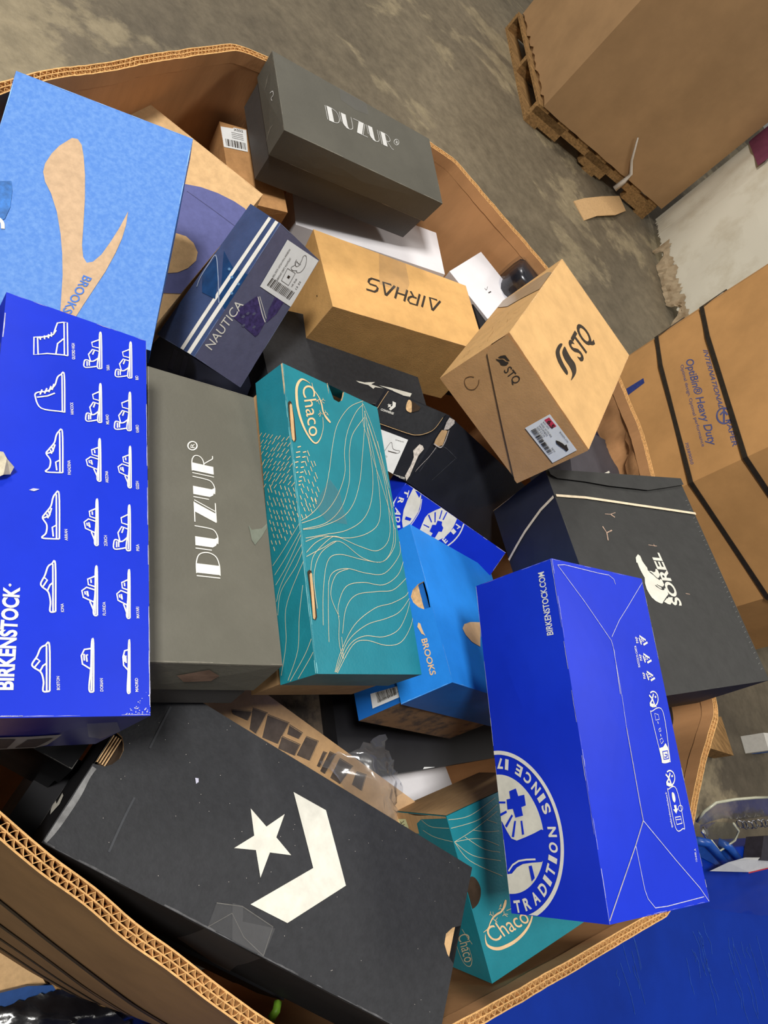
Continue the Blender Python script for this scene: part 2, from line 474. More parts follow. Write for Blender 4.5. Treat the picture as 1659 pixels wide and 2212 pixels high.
def barcode(p, mb, F, x0, x1, y0, y1, n, m, seed=3, off=.0014):
    r = random.Random(seed); x = x0
    while x < x1:
        w = r.choice((1, 1, 2, 3)) * (x1 - x0) / n / 2.2
        p.poly(mb, [F(x, y0), F(min(x + w, x1), y0), F(min(x + w, x1), y1), F(x, y1)], m, off); x += w + r.choice((1, 1, 2)) * (x1 - x0) / n / 2.2
HEX={
 'brooks_lt':[[-0.6372, 0.4972, 0.902], [-0.6321, 0.4721, 0.9728], [-0.5069, 0.6365, 0.9415], [-0.5035, 0.6102, 1.0113], [-0.4291, 0.324, 0.8258], [-0.424, 0.299, 0.8966], [-0.2981, 0.4638, 0.8658], [-0.2931, 0.4388, 0.9366]],
 'brooks_kraft':[[-0.7476, 0.7565, 0.7359], [-0.7391, 0.7179, 0.8648], [-0.533, 0.8604, 0.7504], [-0.5201, 0.8229, 0.8803], [-0.5902, 0.4459, 0.6317], [-0.5803, 0.4075, 0.7608], [-0.3756, 0.5498, 0.6462], [-0.3657, 0.5113, 0.7753]],
 'duzur_top':[[-0.5728, 0.861, 0.8491], [-0.5683, 0.8571, 0.957], [-0.7127, 0.9345, 0.8609], [-0.7078, 0.932, 0.9702], [-0.4204, 1.154, 0.8429], [-0.4104, 1.1512, 0.9519], [-0.5541, 1.2281, 0.8554], [-0.5412, 1.2252, 0.9642]],
 'white_big':[[-0.5177, 0.9769, 0.6943], [-0.5267, 0.9723, 0.7834], [-0.618, 1.0618, 0.6839], [-0.633, 1.0546, 0.7706], [-0.316, 1.222, 0.7493], [-0.331, 1.2158, 0.837], [-0.4163, 1.3068, 0.7389], [-0.4313, 1.2998, 0.8256]],
 'nautica':[[-0.2809, 0.664, 0.7618], [-0.3266, 0.5835, 0.812], [-0.3509, 0.6711, 0.7181], [-0.3962, 0.5867, 0.7644], [-0.37, 0.8017, 0.9174], [-0.4072, 0.7175, 0.9639], [-0.4326, 0.8096, 0.8744], [-0.4711, 0.7311, 0.9266]],
 'airhas':[[-0.3254, 0.8553, 0.6906], [-0.3273, 0.8556, 0.8445], [-0.4589, 0.9569, 0.6823], [-0.482, 0.9491, 0.8283], [-0.1293, 1.1305, 0.7209], [-0.1443, 1.1259, 0.8698], [-0.2706, 1.2293, 0.7098], [-0.2867, 1.2234, 0.8575]],
 'stq':[[0.0746, 0.8405, 0.9642], [0.0853, 0.8462, 1.0878], [-0.1143, 0.7936, 0.9856], [-0.1035, 0.8011, 1.1111], [-0.002, 1.1388, 0.9558], [0.0104, 1.1473, 1.0821], [-0.1913, 1.0911, 0.9764], [-0.1804, 1.0962, 1.0996]],
 'white_small':[[-0.3303, 1.2331, 0.8112], [-0.331, 1.223, 0.8455], [-0.3376, 1.3317, 0.8404], [-0.3398, 1.3218, 0.8748], [-0.2063, 1.2399, 0.819], [-0.2079, 1.2297, 0.8531], [-0.2136, 1.3386, 0.8481], [-0.2151, 1.3284, 0.8823]],
 'kraft_label':[[-0.7109, 0.9056, 0.7723], [-0.7085, 0.8976, 0.8294], [-0.6667, 0.9949, 0.7826], [-0.6646, 0.9872, 0.84], [-0.5691, 0.8371, 0.7579], [-0.567, 0.8294, 0.8153], [-0.525, 0.9263, 0.7682], [-0.5228, 0.9187, 0.8256]],
 'birk_left':[[-0.317, 0.2563, 0.9579], [-0.3157, 0.2674, 1.0571], [-0.2529, 0.3506, 0.9458], [-0.2514, 0.3624, 1.0456], [-0.0386, 0.0695, 0.9751], [-0.037, 0.0811, 1.0748], [0.0255, 0.1638, 0.9631], [0.0275, 0.1752, 1.0625]],
 'duzur_mid':[[-0.2491, 0.3903, 0.8687], [-0.2607, 0.399, 0.9724], [-0.1787, 0.4869, 0.8685], [-0.1896, 0.4952, 0.9718], [0.0072, 0.2038, 0.9138], [-0.0051, 0.2127, 1.0175], [0.0775, 0.3004, 0.9136], [0.0632, 0.3095, 1.0176]],
 'chaco_mid':[[-0.2046, 0.5094, 0.9719], [-0.1993, 0.5174, 1.019], [-0.1218, 0.6386, 0.9368], [-0.1157, 0.6472, 0.9846], [0.0824, 0.3243, 0.9692], [0.0887, 0.3337, 1.0179], [0.1655, 0.4544, 0.9352], [0.1694, 0.464, 0.9839]],
 'converse_mid':[[-0.0168, 0.7209, 0.888], [-0.0642, 0.7945, 0.9623], [-0.1169, 0.759, 0.7869], [-0.1633, 0.8325, 0.8611], [0.2177, 0.9951, 0.7595], [0.1718, 1.0686, 0.8337], [0.1175, 1.0339, 0.659], [0.0716, 1.1073, 0.7332]],
 'birk_mid':[[0.009, 0.6664, 0.7613], [0.0301, 0.6416, 0.7972], [-0.039, 0.7489, 0.8466], [-0.0179, 0.7241, 0.8825], [0.1909, 0.7927, 0.7415], [0.2121, 0.7679, 0.7774], [0.1429, 0.8752, 0.8268], [0.1641, 0.8504, 0.8627]],
 'brooks_blue':[[0.0261, 0.6155, 0.76], [0.0338, 0.6672, 0.8973], [0.1685, 0.7823, 0.6898], [0.1752, 0.8347, 0.8278], [0.2079, 0.4774, 0.8036], [0.2154, 0.5306, 0.9423], [0.3517, 0.6442, 0.7334], [0.3584, 0.6966, 0.8715]],
 'sorel':[[0.1003, 0.8971, 0.8531], [0.0834, 0.8849, 0.9879], [0.2587, 1.1561, 0.8998], [0.2385, 1.1448, 1.0356], [0.4008, 0.7117, 0.8813], [0.381, 0.6998, 1.0164], [0.5574, 0.9699, 0.927], [0.5376, 0.9579, 1.0622]],
 'birk_right':[[0.136, 0.5968, 1.0007], [0.1418, 0.5928, 1.1185], [0.2362, 0.7247, 1.0004], [0.2407, 0.7214, 1.1189], [0.4068, 0.3877, 0.9847], [0.4105, 0.3846, 1.1033], [0.5057, 0.516, 0.9848], [0.5101, 0.5127, 1.1032]],
 'converse_bot':[[0.0784, 0.1033, 0.7849], [0.0669, 0.1074, 0.9059], [0.0147, 0.2551, 0.7733], [0.0036, 0.2598, 0.8949], [0.4553, 0.2639, 0.8143], [0.4439, 0.2684, 0.9357], [0.3915, 0.4158, 0.8026], [0.3804, 0.42, 0.9238]],
 'chaco_bot':[[0.3452, 0.4847, 0.7428], [0.3465, 0.4648, 0.8722], [0.4021, 0.6292, 0.7657], [0.4035, 0.6086, 0.8943], [0.5186, 0.4186, 0.7306], [0.5198, 0.3978, 0.8592], [0.5755, 0.5627, 0.7531], [0.5769, 0.5421, 0.8817]],
}

# ------------------------------------------------------------------ structure: floor and back wall
def floor_material():
    m = bpy.data.materials.new('stained_concrete'); m.use_nodes = True
    nt = m.node_tree; N = nt.nodes; L = nt.links; b = N['Principled BSDF']
    tc = N.new('ShaderNodeTexCoord')
    def noise(sc, det, rough=.6, dist=0.0):
        n = N.new('ShaderNodeTexNoise'); n.inputs['Scale'].default_value = sc; n.inputs['Detail'].default_value = det
        n.inputs['Roughness'].default_value = rough; n.inputs['Distortion'].default_value = dist; L.new(tc.outputs['Object'], n.inputs['Vector']); return n
    def ramp(src, pts):
        r = N.new('ShaderNodeValToRGB'); e = r.color_ramp.elements
        while len(e) < len(pts): e.new(.5)
        for i, (p, c) in enumerate(pts): e[i].position = p; e[i].color = (*S(c), 1)
        L.new(src.outputs[0], r.inputs[0]); return r
    a = ramp(noise(.7, 4, .55, .2), [(.30, (92, 84, 72)), (.5, (120, 110, 92)), (.7, (146, 134, 112))])
    k = ramp(noise(1.3, 9, .62, .4), [(.53, (0, 0, 0)), (.575, (255, 255, 255))])
    mx = N.new('ShaderNodeMixRGB'); mx.inputs[2].default_value = (*S((172, 158, 128)), 1)
    ml = N.new('ShaderNodeMath'); ml.operation = 'MULTIPLY'; ml.inputs[1].default_value = .62
    L.new(k.outputs[0], ml.inputs[0]); L.new(ml.outputs[0], mx.inputs[0]); L.new(a.outputs[0], mx.inputs[1])
    f = ramp(noise(14, 8, .7), [(.35, (200, 200, 200)), (.65, (255, 255, 255))])
    m2 = N.new('ShaderNodeMixRGB'); m2.blend_type = 'MULTIPLY'; m2.inputs[0].default_value = .8
    L.new(mx.outputs[0], m2.inputs[1]); L.new(f.outputs[0], m2.inputs[2]); L.new(m2.outputs[0], b.inputs['Base Color'])
    b.inputs['Roughness'].default_value = .55; b.inputs['Specular IOR Level'].default_value = .35
    bp = N.new('ShaderNodeBump'); bp.inputs['Strength'].default_value = .25; bp.inputs['Distance'].default_value = .01
    L.new(noise(40, 5).outputs[0], bp.inputs['Height']); L.new(bp.outputs[0], b.inputs['Normal'])
    return m


fm = MB(); fm.add([(-9, -3, 0), (7, -3, 0), (7, 12, 0), (-9, 12, 0)], [(0, 1, 2, 3)], floor_material())
tag(fm.build('floor'), None, None, kind='structure')

# ------------------------------------------------------------------ wooden pallets
WOOD = mat('pallet_pine', (150, 116, 74), .8, .2, .18, 14, .3, 60, stretch=(1, 6, 6))


def pallet(A, ux, uy, w, d, label, zt=.13):
    """corner A, unit directions, width w along ux (stringer side), depth d along uy"""
    A = Vector((A[0], A[1], 0)); ux = Vector((*ux, 0)); uy = Vector((*uy, 0))
    R = Matrix((ux, uy, Vector((0, 0, 1)))).transposed()
    t = thing('pallet', label, 'pallet', tuple(A + ux * w / 2 + uy * d / 2))
    for k in range(7):  # deck boards run across the stringers
        mb = MB(); x = .05 + k * (w - .1) / 6
        mb.box(A + ux * x + uy * d / 2 + Vector((0, 0, zt - .009)), (.092, d, .018), WOOD, R); mb.build('deck_board', t)
    for y in (.022, d / 2, d - .022):
        mb = MB(); zc = (zt - .018 + .018) / 2
        n1, n2 = .22 * w, .40 * w
        segs = [(0, n1 - .0), (n1 + .19 * w, w - n1 - .19 * w), (w - n1, w)]
        for a, b in segs: mb.box(A + ux * (a + b) / 2 + uy * y + Vector((0, 0, zc)), (b - a, .04, zt - .036), WOOD, R)
        mb.box(A + ux * w / 2 + uy * y + Vector((0, 0, zt - .018 - .022)), (w * .995, .04, .044), WOOD, R)
        mb.build('stringer', t)
    for x in (.05, w / 2, w - .05):
        mb = MB(); mb.box(A + ux * x + uy * d / 2 + Vector((0, 0, .009)), (.1, d, .018), WOOD, R); mb.build('bottom_board', t)
    return t


# ------------------------------------------------------------------ big tan carton on its pallet, upper right
cA = Vector((-1.529, 4.475)); dx = Vector((-.685 + 1.529, 5.324 - 4.475)); dl = Vector((-2.316 + 1.529, 5.161 - 4.475))
pallet((-1.56, 4.46), tuple(dx.normalized()), tuple(dl.normalized()), 1.2, 1.04, 'notched wooden pallet under the tall plain brown bin')
TAN = mat('tan_bin_board', (168, 134, 96), .72, .25, .05, 3, .1)
t = thing('cardboard_bin', 'tall plain brown cardboard bin standing on a pallet', 'cardboard bin', (cA.x, cA.y, .13))
mb = MB()
A4 = [cA, cA + dx, cA + dx + dl, cA + dl]


def wavy_wall(mb, a, b, z0, z1, m, n=24, rag=0.0, seed=0, nz=10, dent=0.006):
    r = random.Random(seed); a = Vector((*a, 0)); b = Vector((*b, 0)); nn = Vector(((b - a).y, -(b - a).x, 0)).normalized()
    vs = []; low = [r.uniform(0, rag) for _ in range(n + 1)]
    for j in range(nz + 1):
        for i in range(n + 1):
            u = i / n; v = j / nz; zz = z0 + low[i]
            off = dent * math.sin(3 * u * math.pi + seed) * math.sin(2.3 * v * math.pi + seed) * math.sin(math.pi * u)
            vs.append(a.lerp(b, u) + nn * off + Vector((0, 0, zz + (z1 - zz) * v)))
    mb.add(vs, [(j * (n + 1) + i, j * (n + 1) + i + 1, (j + 1) * (n + 1) + i + 1, (j + 1) * (n + 1) + i) for j in range(nz) for i in range(n)], m, False)
    return nn


for i in range(4): wavy_wall(mb, A4[i], A4[(i + 1) % 4], .132, 1.45, TAN, rag=.006 if i != 3 else .03, seed=i)
for i in range(4): wavy_wall(mb, A4[i].lerp(A4[(i + 2) % 4], .012), A4[(i + 1) % 4].lerp(A4[(i + 3) % 4], .012), .132, 1.45, TAN, seed=i)
mb.build('bin_wall', t)
mb = MB()
nn = wavy_wall(MB(), A4[0], A4[1], 0, 1, TAN)
FIL = mat('stretch_film_white', (205, 196, 184), .35, .5, .05)


def along(s, z, o): q = Vector((*cA, 0)) + Vector((*dx, 0)) * s; return q + Vector((0, 0, z)) + nn * o


mb.tube([along(.52, .36, .012), along(.60, .24, .014), along(.66, .18, .016), along(.665, .12, .02), along(.655, .05, .03)], lambda x: .005 + .016 * x, FIL, 6)
mb.build('film_strip', t)

# ------------------------------------------------------------------ dirty white cardboard bin with a torn foot
WHT = mat('grimy_white_board', (224, 220, 204), .7, .25, .03, 4, .1, rgb2=(192, 182, 158), lo=.5, hi=.85)
TORN = mat('torn_board', (186, 168, 140), .9, .1, .35, 9, .5, 60, rgb2=(140, 116, 88), lo=.45, hi=.7)
t = thing('cardboard_bin', 'dirty white cardboard bin with a torn grey foot', 'cardboard bin', (-.1, 5.2, 0))
w0 = Vector((-.66, 5.36)); w1 = Vector((-.455, 5.11)); w2 = Vector((.135, 4.51)); w3 = Vector((.75, 4.75)); w4 = Vector((.7, 5.8)); w5 = Vector((-.35, 6.0))
W6 = [w0, w1, w2, w3, w4, w5]
mb = MB()
for i in range(6): wavy_wall(mb, W6[i], W6[(i + 1) % 6], .05, 1.05, WHT, n=40, rag=.035 if i == 1 else .02, seed=i + 3, dent=.01)
mb.build('bin_wall', t)
mb = MB(); r = random.Random(5); d12 = (w2 - w1); nb = Vector((d12.y, -d12.x, 0)).normalized()
n = 46; vs = []
for j in range(5):
    for i in range(n + 1):
        u = i / n; q = Vector((*(w1.lerp(w2, u)), 0)); o = r.uniform(-.01, .035) * (1 - j / 5)
        g_ = max(0, 1 - abs(u - .10) / .07) + max(0, 1 - abs(u - .74) / .10); lo3 = .004 + .10 * min(1, g_) * (.8 + .2 * r.random()); vs.append(q + nb * (.012 + o * .35) + Vector((0, 0, max(lo3, lo3 + (.125 + r.uniform(-.02, .02) - lo3) * j / 4))))
mb.add(vs, [(j * (n + 1) + i, j * (n + 1) + i + 1, (j + 1) * (n + 1) + i + 1, (j + 1) * (n + 1) + i) for j in range(4) for i in range(n)], TORN)
mb.build('torn_foot', t)
mb = MB(); d01 = (w0 - w1); n01 = Vector((-d01.y, d01.x, 0)).normalized()
if n01.y > 0: n01 = -n01
Q = lambda u, z, o=.012: Vector((*(w1.lerp(w0, u)), z)) + n01 * o
PUR = mat('maroon_print', (112, 58, 80), .6, .2, .1, 8)
pf = Patch((*(w1.lerp(w0, 0)), .05), (*w0, .05), (*w1, 1.05), (*w0, 1.05), n01, 0)
pf.pp(mb, C3((1552, 858), (1659, 745), (1800, 640), (1800, 800), (1659, 962), (1608, 1000)), PUR, .016)
mb.build('maroon_print', t)

# scrap of board on the floor
mb = MB(); r = random.Random(2)
q = [at(1240, 434, .006), at(1262, 428, .02), at(1300, 424, .03), at(1338, 423, .012), at(1352, 455, .012), at(1330, 464, .03), at(1290, 466, .02), at(1262, 476, .004)]
mb.add(q + [p - Vector((0, 0, .006)) for p in q], [(0, 1, 6, 7), (1, 2, 5, 6), (2, 3, 4, 5), (8, 15, 14, 9), (9, 14, 13, 10), (10, 13, 12, 11), (0, 7, 15, 8), (0, 8, 9, 1), (1, 9, 10, 2), (2, 10, 11, 3), (4, 12, 13, 5), (5, 13, 14, 6), (6, 14, 15, 7), (3, 11, 12, 4)], KRAFT)
tag(mb.build('cardboard_scrap'), 'small curled scrap of cardboard on the floor by the pallet', 'scrap')

# ------------------------------------------------------------------ strapped octagonal bin on the right
ORB = mat('orange_brown_board', (196, 148, 94), .7, .25, .05, 5, .1)
STRAP = mat('black_strap', (44, 38, 32), .4, .4, .1)
BLU = mat('faded_blue_print', (88, 92, 140), .7, .2, .1, 60)
DBLU = mat('dark_blue_print', (52, 66, 132), .6, .2, .08)
t = thing('cardboard_bin', 'brown octagonal bin with black straps and blue printing', 'cardboard bin', (.8, 2.8, .13))
O = [Vector((.03, 2.83)), Vector((.132, 2.700)), Vector((.518, 2.343)), Vector((1.003, 2.339)), Vector((1.36, 2.69)), Vector((1.36, 3.2)), Vector((1.0, 3.56)), Vector((.4, 3.56)), Vector((.03, 3.2))]
mb = MB(); octP = []
cc = Vector((.7, 2.95, .5))
for i in range(9):
    a, b = O[i], O[(i + 1) % 9]
    p = Patch((*a, .13), (*b, .13), (*a, 1.0), (*b, 1.0), Vector((*((a + b) / 2), .5)) - cc, .004)
    p.poly(mb, [(0, 0), (1, 0), (1, 1), (0, 1)], ORB, 0, (), .08, False); octP.append(p)
f1, f2 = octP[1], octP[2]
f1.text(mb, 'OptiBin® Heavy Duty', *C6((1168, 215), (1310, 725), (1215, 205)), BLU, .012)
f1.text(mb, 'Optimal design. Optimal performance', *C6((1137, 248), (1268, 735), (1155, 240)), BLU)
f1.text(mb, 'INTERNATIONAL', *C6((1272, 155), (1372, 505), (1302, 160)), BLU, .01)
f1.text(mb, 'PAPER', *C6((1410, 575), (1450, 735), (1440, 570)), BLU, .01)
f1.text(mb, '70389050', *C6((1168, 712), (1200, 840), (1186, 708)), BLU)
f1.line(mb, [(1059 + (1400 + 42 * math.cos(a * .5236)) / 2.765, 700 + (550 + 46 * math.sin(a * .5236)) / 2.765) for a in range(12)], .006, BLU, closed=True)
f1.line(mb, C6((1400, 508), (1400, 590)), .007, BLU); f1.line(mb, C6((1378, 545), (1400, 525), (1422, 545)), .006, BLU)
f1.pp(mb, C6((812, 385), (915, 322), (922, 352), (825, 425)), DBLU)
mb.build('bin_wall', t)
for z, nme in ((.528, 0), (.726, 1)):
    mb = MB()
    for i in range(9):
        a, b = O[i], O[(i + 1) % 9]; c = Vector((.7, 2.95))
        def ex(q, o): d = (q - c).normalized(); return q + d * o
        zz = [z - .008, z + .008]
        A_, B_ = ex(a, .004), ex(b, .004); A2, B2 = ex(a, .008), ex(b, .008)
        mb.add([(*A2, zz[0]), (*B2, zz[0]), (*B2, zz[1]), (*A2, zz[1]), (*A_, zz[0]), (*B_, zz[0]), (*B_, zz[1]), (*A_, zz[1])], [(0, 1, 2, 3), (3, 2, 6, 7), (0, 4, 5, 1)], STRAP)
    mb.build('strap', t)
pallet((.05, 2.36), (1, 0), (0, 1), 1.2, 1.16, 'wooden pallet under the black-strapped octagonal bin')
# things glimpsed on top edge at far right
ORG = mat('orange_plastic', (235, 130, 20), .4, .4, .05)
mb = MB(); p = at(1650, 675, 1.0)
mb.box((p.x + .03, p.y + .03, 1.035), (.16, .12, .07), ORG, Matrix.Rotation(.6, 3, 'Z'))
mb.box((p.x + .03, p.y + .03, 1.072), (.13, .10, .004), INK_W, Matrix.Rotation(.6, 3, 'Z'))

# ------------------------------------------------------------------ the open bin that holds the shoeboxes
RIMPX = [((-60, 205), .95), ((110, 160), .95), ((370, 118), .95), ((510, 97), .95), ((590, 130), .95), ((927, 308), .95), ((985, 348), .95), ((1180, 578), .95), ((1262, 680), .95), ((1339, 818), .945), ((1388, 935), .94), ((1412, 1030), .935), ((1500, 1300), .925), ((1547, 1540), .915), ((1515, 1660), .91), ((1478, 1850), .905), ((1440, 1966), .90), ((1360, 2015), .90), ((1059, 2185), .90), ((820, 2310), .905), ((690, 2300), .91), ((542, 2205), .92), ((300, 2024), .925), ((61, 1836), .93), ((0, 1788), .93)]
rim = [at(x, y, z) for (x, y), z in RIMPX] + [Vector((-.10, .06, .935)), Vector((-.33, .07, .94)), Vector((-.53, .17, .945)), Vector((-.60, .30, .95))]
NR = len(rim)
fine = []  # resample evenly
STEP = .0022
tot = sum((rim[(i + 1) % NR] - rim[i]).length for i in range(NR))
pos = 0; cum = [0]
for i in range(NR): cum.append(cum[-1] + (rim[(i + 1) % NR] - rim[i]).length)
K = int(tot / STEP); i = 0
wob = random.Random(8); wv = [wob.uniform(-1, 1) for _ in range(400)]


def wn(x): k = int(x); f = x - k; f = f * f * (3 - 2 * f); return wv[k % 400] * (1 - f) + wv[(k + 1) % 400] * f


for k in range(K):
    s_ = k * tot / K
    while cum[i + 1] <= s_: i += 1
    q = rim[i].lerp(rim[(i + 1) % NR], (s_ - cum[i]) / (cum[i + 1] - cum[i]))
    fine.append(q)
# round the corners slightly
for _ in range(10): fine = [(fine[k - 2] + fine[k - 1] + fine[k] + fine[(k + 1) % K] + fine[(k + 2) % K]) / 5 for k in range(K)]
nrm = []
for k in range(K):
    tg = fine[(k + 3) % K] - fine[k - 3]; nrm.append(Vector((tg.y, -tg.x, 0)).normalized())
cen = Vector((0, .7, 0))
if (fine[0] - cen).dot(nrm[0]) < 0: nrm = [-q for q in nrm]
TH = .0125
binc = thing('cardboard_bin', 'open octagonal double-wall cardboard bin full of shoeboxes', 'cardboard bin', (0, .72, .13))
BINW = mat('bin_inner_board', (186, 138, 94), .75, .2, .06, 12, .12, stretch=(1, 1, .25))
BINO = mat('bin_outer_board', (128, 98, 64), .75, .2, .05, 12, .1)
BEDGE = mat('cut_board_edge', (212, 166, 108), .85, .15, .1, 160, .2)
DEP = .022
mbw = MB(); stp = 5; idx = list(range(0, K, stp)); M_ = len(idx)


def crumple(q, z):
    """dents of the walls; strong folds on the stretch crushed by the heavy black box"""
    d = max(0, q.z - z - DEP)
    o = .004 * math.sin(q.x * 9 + z * 7) * math.sin(q.y * 8 + 1) * min(1, d * 6)
    w = math.exp(-((q.x - .17) / .14) ** 2 - ((q.y - 1.30) / .14) ** 2) * min(1, d * 30)
    o -= w * .024 * (abs(math.sin(q.x * 26 + z * 34)) + .6 * abs(math.sin(q.x * 50 - z * 41)) - 1.6)
    return o


def bulge(q, z):  # walls belly outwards on the near side
    v = (q.z - z - DEP) / .8
    near = max(0, min(1, (.35 - q.y) / .25))
    return .030 * min(1, max(0, v)) ** .8


rows = [0, .008, .02, .035, .055, .08, .11, .15, .2, .27, .36, .48, .62, 1]
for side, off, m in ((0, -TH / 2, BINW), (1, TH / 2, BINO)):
    vs = []
    for r_ in rows:
        for k in idx:
            q = fine[k]; top = q.z - (DEP if side == 2 else 0) + .0015 * wn(k * .02) + .002 * wn(k * .005 + 90)
            z = top + (.13 - top) * r_
            vs.append(Vector((q.x, q.y, 0)) + nrm[k] * (off + bulge(q, z) + (crumple(q, z) if side == 0 else crumple(q, z))) + Vector((0, 0, z)))
    nr = len(rows)
    mbw.add(vs, [(r_ * M_ + i, r_ * M_ + (i + 1) % M_, (r_ + 1) * M_ + (i + 1) % M_, (r_ + 1) * M_ + i) for r_ in range(nr - 1) for i in range(M_)], m, True)
mbw.prism([(fine[k].x, fine[k].y) for k in range(0, K, 40)], .131, .140, BINW)
mbw.build('bin_wall', binc)
# fluted cut edge: three liners and two waves
mbe = MB()


def liner(off, th, z0, z1):
    vs = []
    for k in idx:
        q = fine[k]; e = .0015 * wn(k * .02) + .002 * wn(k * .005 + 90) + .0006 * wn(k * .3); b = off + .0008 * wn(k * .05 + 30)
        for o, z in ((b - th / 2, q.z + z0 + e), (b + th / 2, q.z + z0 + e), (b + th / 2, q.z + z1 + e), (b - th / 2, q.z + z1 + e)):
            vs.append(Vector((q.x, q.y, z)) + nrm[k] * o)
    mbe.add(vs, [(i * 4 + 2, i * 4 + 3, ((i + 1) % M_) * 4 + 3, ((i + 1) % M_) * 4 + 2) for i in range(M_)], BEDGE, False)
    mbe.add(vs, [(i * 4 + 1, i * 4 + 2, ((i + 1) % M_) * 4 + 2, ((i + 1) % M_) * 4 + 1) for i in range(M_)], BINO if off > .003 else BEDGE, False)
    mbe.add(vs, [(i * 4 + 3, i * 4, ((i + 1) % M_) * 4, ((i + 1) % M_) * 4 + 3) for i in range(M_)], BINW if off < -.003 else BEDGE, False)


liner(-TH / 2 + .0002, .0015, -DEP, .0004); liner(.0003, .0011, -DEP, .0002); liner(TH / 2 - .0002, .0015, -DEP, .0004)
for lo, hi, ph in ((-TH / 2 + .001, 0, 0), (0.0005, TH / 2 - .001, 1.7)):
    vs = []; th = .0009
    for k in range(K):
        q = fine[k]; s_ = k * tot / K
        w = .5 + .5 * math.sin(2 * math.pi * s_ / .0088 + ph + 1.2 * wn(k * .03)); w = max(0, min(1, (w - .5) * 1.25 + .5)); o = lo + (hi - lo) * w
        e = .0015 * wn(k * .02) + .002 * wn(k * .005 + 90) + .0008 * wn(k * .4 + 50)
        for a, z in ((-th / 2, -DEP), (th / 2, -DEP), (th / 2, e - .0002), (-th / 2, e - .0002)):
            vs.append(Vector((q.x, q.y, q.z + z)) + nrm[k] * (o + a))
    mbe.add(vs, [(i * 4 + c, i * 4 + (c + 1) % 4, ((i + 1) % K) * 4 + (c + 1) % 4, ((i + 1) % K) * 4 + c) for i in range(K) for c in (1, 2, 3)], BEDGE, False)
vs = []
for k in idx: q = fine[k]; vs += [Vector((q.x, q.y, q.z - DEP)) - nrm[k] * TH / 2, Vector((q.x, q.y, q.z - DEP)) + nrm[k] * TH / 2]
mbe.add(vs, [(2 * i, 2 * i + 1, (2 * ((i + 1) % M_)) + 1, 2 * ((i + 1) % M_)) for i in range(M_)], DARKIN)
mbe.build('corrugated_rim', binc)
BAND = mat('reinforcing_line', (52, 40, 26), .7, .2, .1)
for zb in (.66, .46, .32, .21):
    mb = MB(); vs = []
    for k in idx:
        q = fine[k]
        for z in (zb - .011, zb + .011): vs.append(Vector((q.x, q.y, z)) + nrm[k] * (TH / 2 + .002 + bulge(q, z) + crumple(q, z)))
    mb.add(vs, [(2 * i, 2 * ((i + 1) % M_), 2 * ((i + 1) % M_) + 1, 2 * i + 1) for i in range(M_)], BAND, True)
    mb.build('reinforcing_line', binc)
pallet((-.66, .14), (1, 0), (0, 1), 1.10, 1.2, 'wooden pallet under the open bin of shoeboxes')

# ------------------------------------------------------------------ shoeboxes
def dz_letter(ch):
    """inline display letters: list of polygons and thin strokes in a 1 x 1 cell"""
    if ch == 'D': return [[(.12, 0), (.50, 0), (.50, 1), (.12, 1)]], [[(0, 0), (0, 1)], [(.1, 1), (.55, .99), (.88, .85), (1, .5), (.88, .15), (.55, .01), (.1, 0)]]
    if ch == 'U': return [[(.12, 1), (.50, 1), (.50, .14), (.6, .0), (.4, .02), (.22, .1), (.12, .25)]], [[(0, 1), (0, .3)], [(.3, .02), (.6, 0), (.85, .12), (.93, .35), (.95, 1)]]
    if ch == 'Z': return [[(.46, .97), (.88, .97), (.52, .03), (.10, .03)]], [[(0, .98), (.9, .98)], [(.12, .02), (1, .02)], [(.98, .97), (.62, .05)]]
    if ch == 'R': return [[(.12, 0), (.50, 0), (.50, 1), (.12, 1)]], [[(0, 0), (0, 1)], [(.1, 1), (.6, .99), (.86, .85), (.88, .62), (.7, .47), (.4, .44)], [(.55, .44), (.75, .2), (.9, .02), (1.05, 0)]]


def duzur(p, mb, p0, p1, pt, m, w=.0009):
    F = p.frame(p0, p1, pt)
    for i, ch in enumerate('DUZUR'):
        x0 = i * .2 + .004; wd = .178
        G = lambda x, y: F(x0 + x * wd, y)
        ps, ls = dz_letter(ch)
        for q in ps: p.fpoly(mb, G, q, m)
        for q in ls: p.fline(mb, G, q, w, m)


GREY = mat('charcoal_grey_board', (86, 84, 76), .55, .35, .05, 8, .1, 300)
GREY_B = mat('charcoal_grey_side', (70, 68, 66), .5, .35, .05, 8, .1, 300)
GEDGE = mat('grey_fold', (135, 130, 118), .7, .2, .1, 200)
TAPE = clear('clear_tape', .2, (.93, .93, .93), 1.25, .02, .05, .03)
SIL = mat('silver_ink', (200, 200, 198), .45, .4, .03)

# --- charcoal box on top at the back
c = Carton(HEX['duzur_top'], 'shoebox', 'dark charcoal shoebox with white inline lettering perched against the back rim')
bd, BP = c.body(GREY_B); bd.build('box_base', c.root)
ld, LP = c.lid(.52, GREY, bow=.0015)
duzur(LP['z1'], ld, *C2((570, 718), (968, 900), (553, 632)), SIL)
LP['z1'].line(ld, [(500 + (982 + 15 * math.cos(a * .628)) / 2.765, (853 + 17 * math.sin(a * .628)) / 2.765) for a in range(10)], .0009, SIL, closed=True)
LP['z1'].text(ld, 'R', *C2((978, 862), (990, 866), (980, 843)), SIL)
LP['x0'].line(ld, C2((238, 560), (252, 548), (256, 570), (245, 590), (250, 605)), .0014, SIL)
for i in range(14): LP['x0'].line(ld, C2((205 + i * 2, 870 - i * 12), (235 + i * 3, 760 - i * 2)) if i < 7 else C2((180 + i * 3, 620 - i * 9), (200 + i * 2, 520 - i * 6)), .0004, GEDGE, smooth=False)
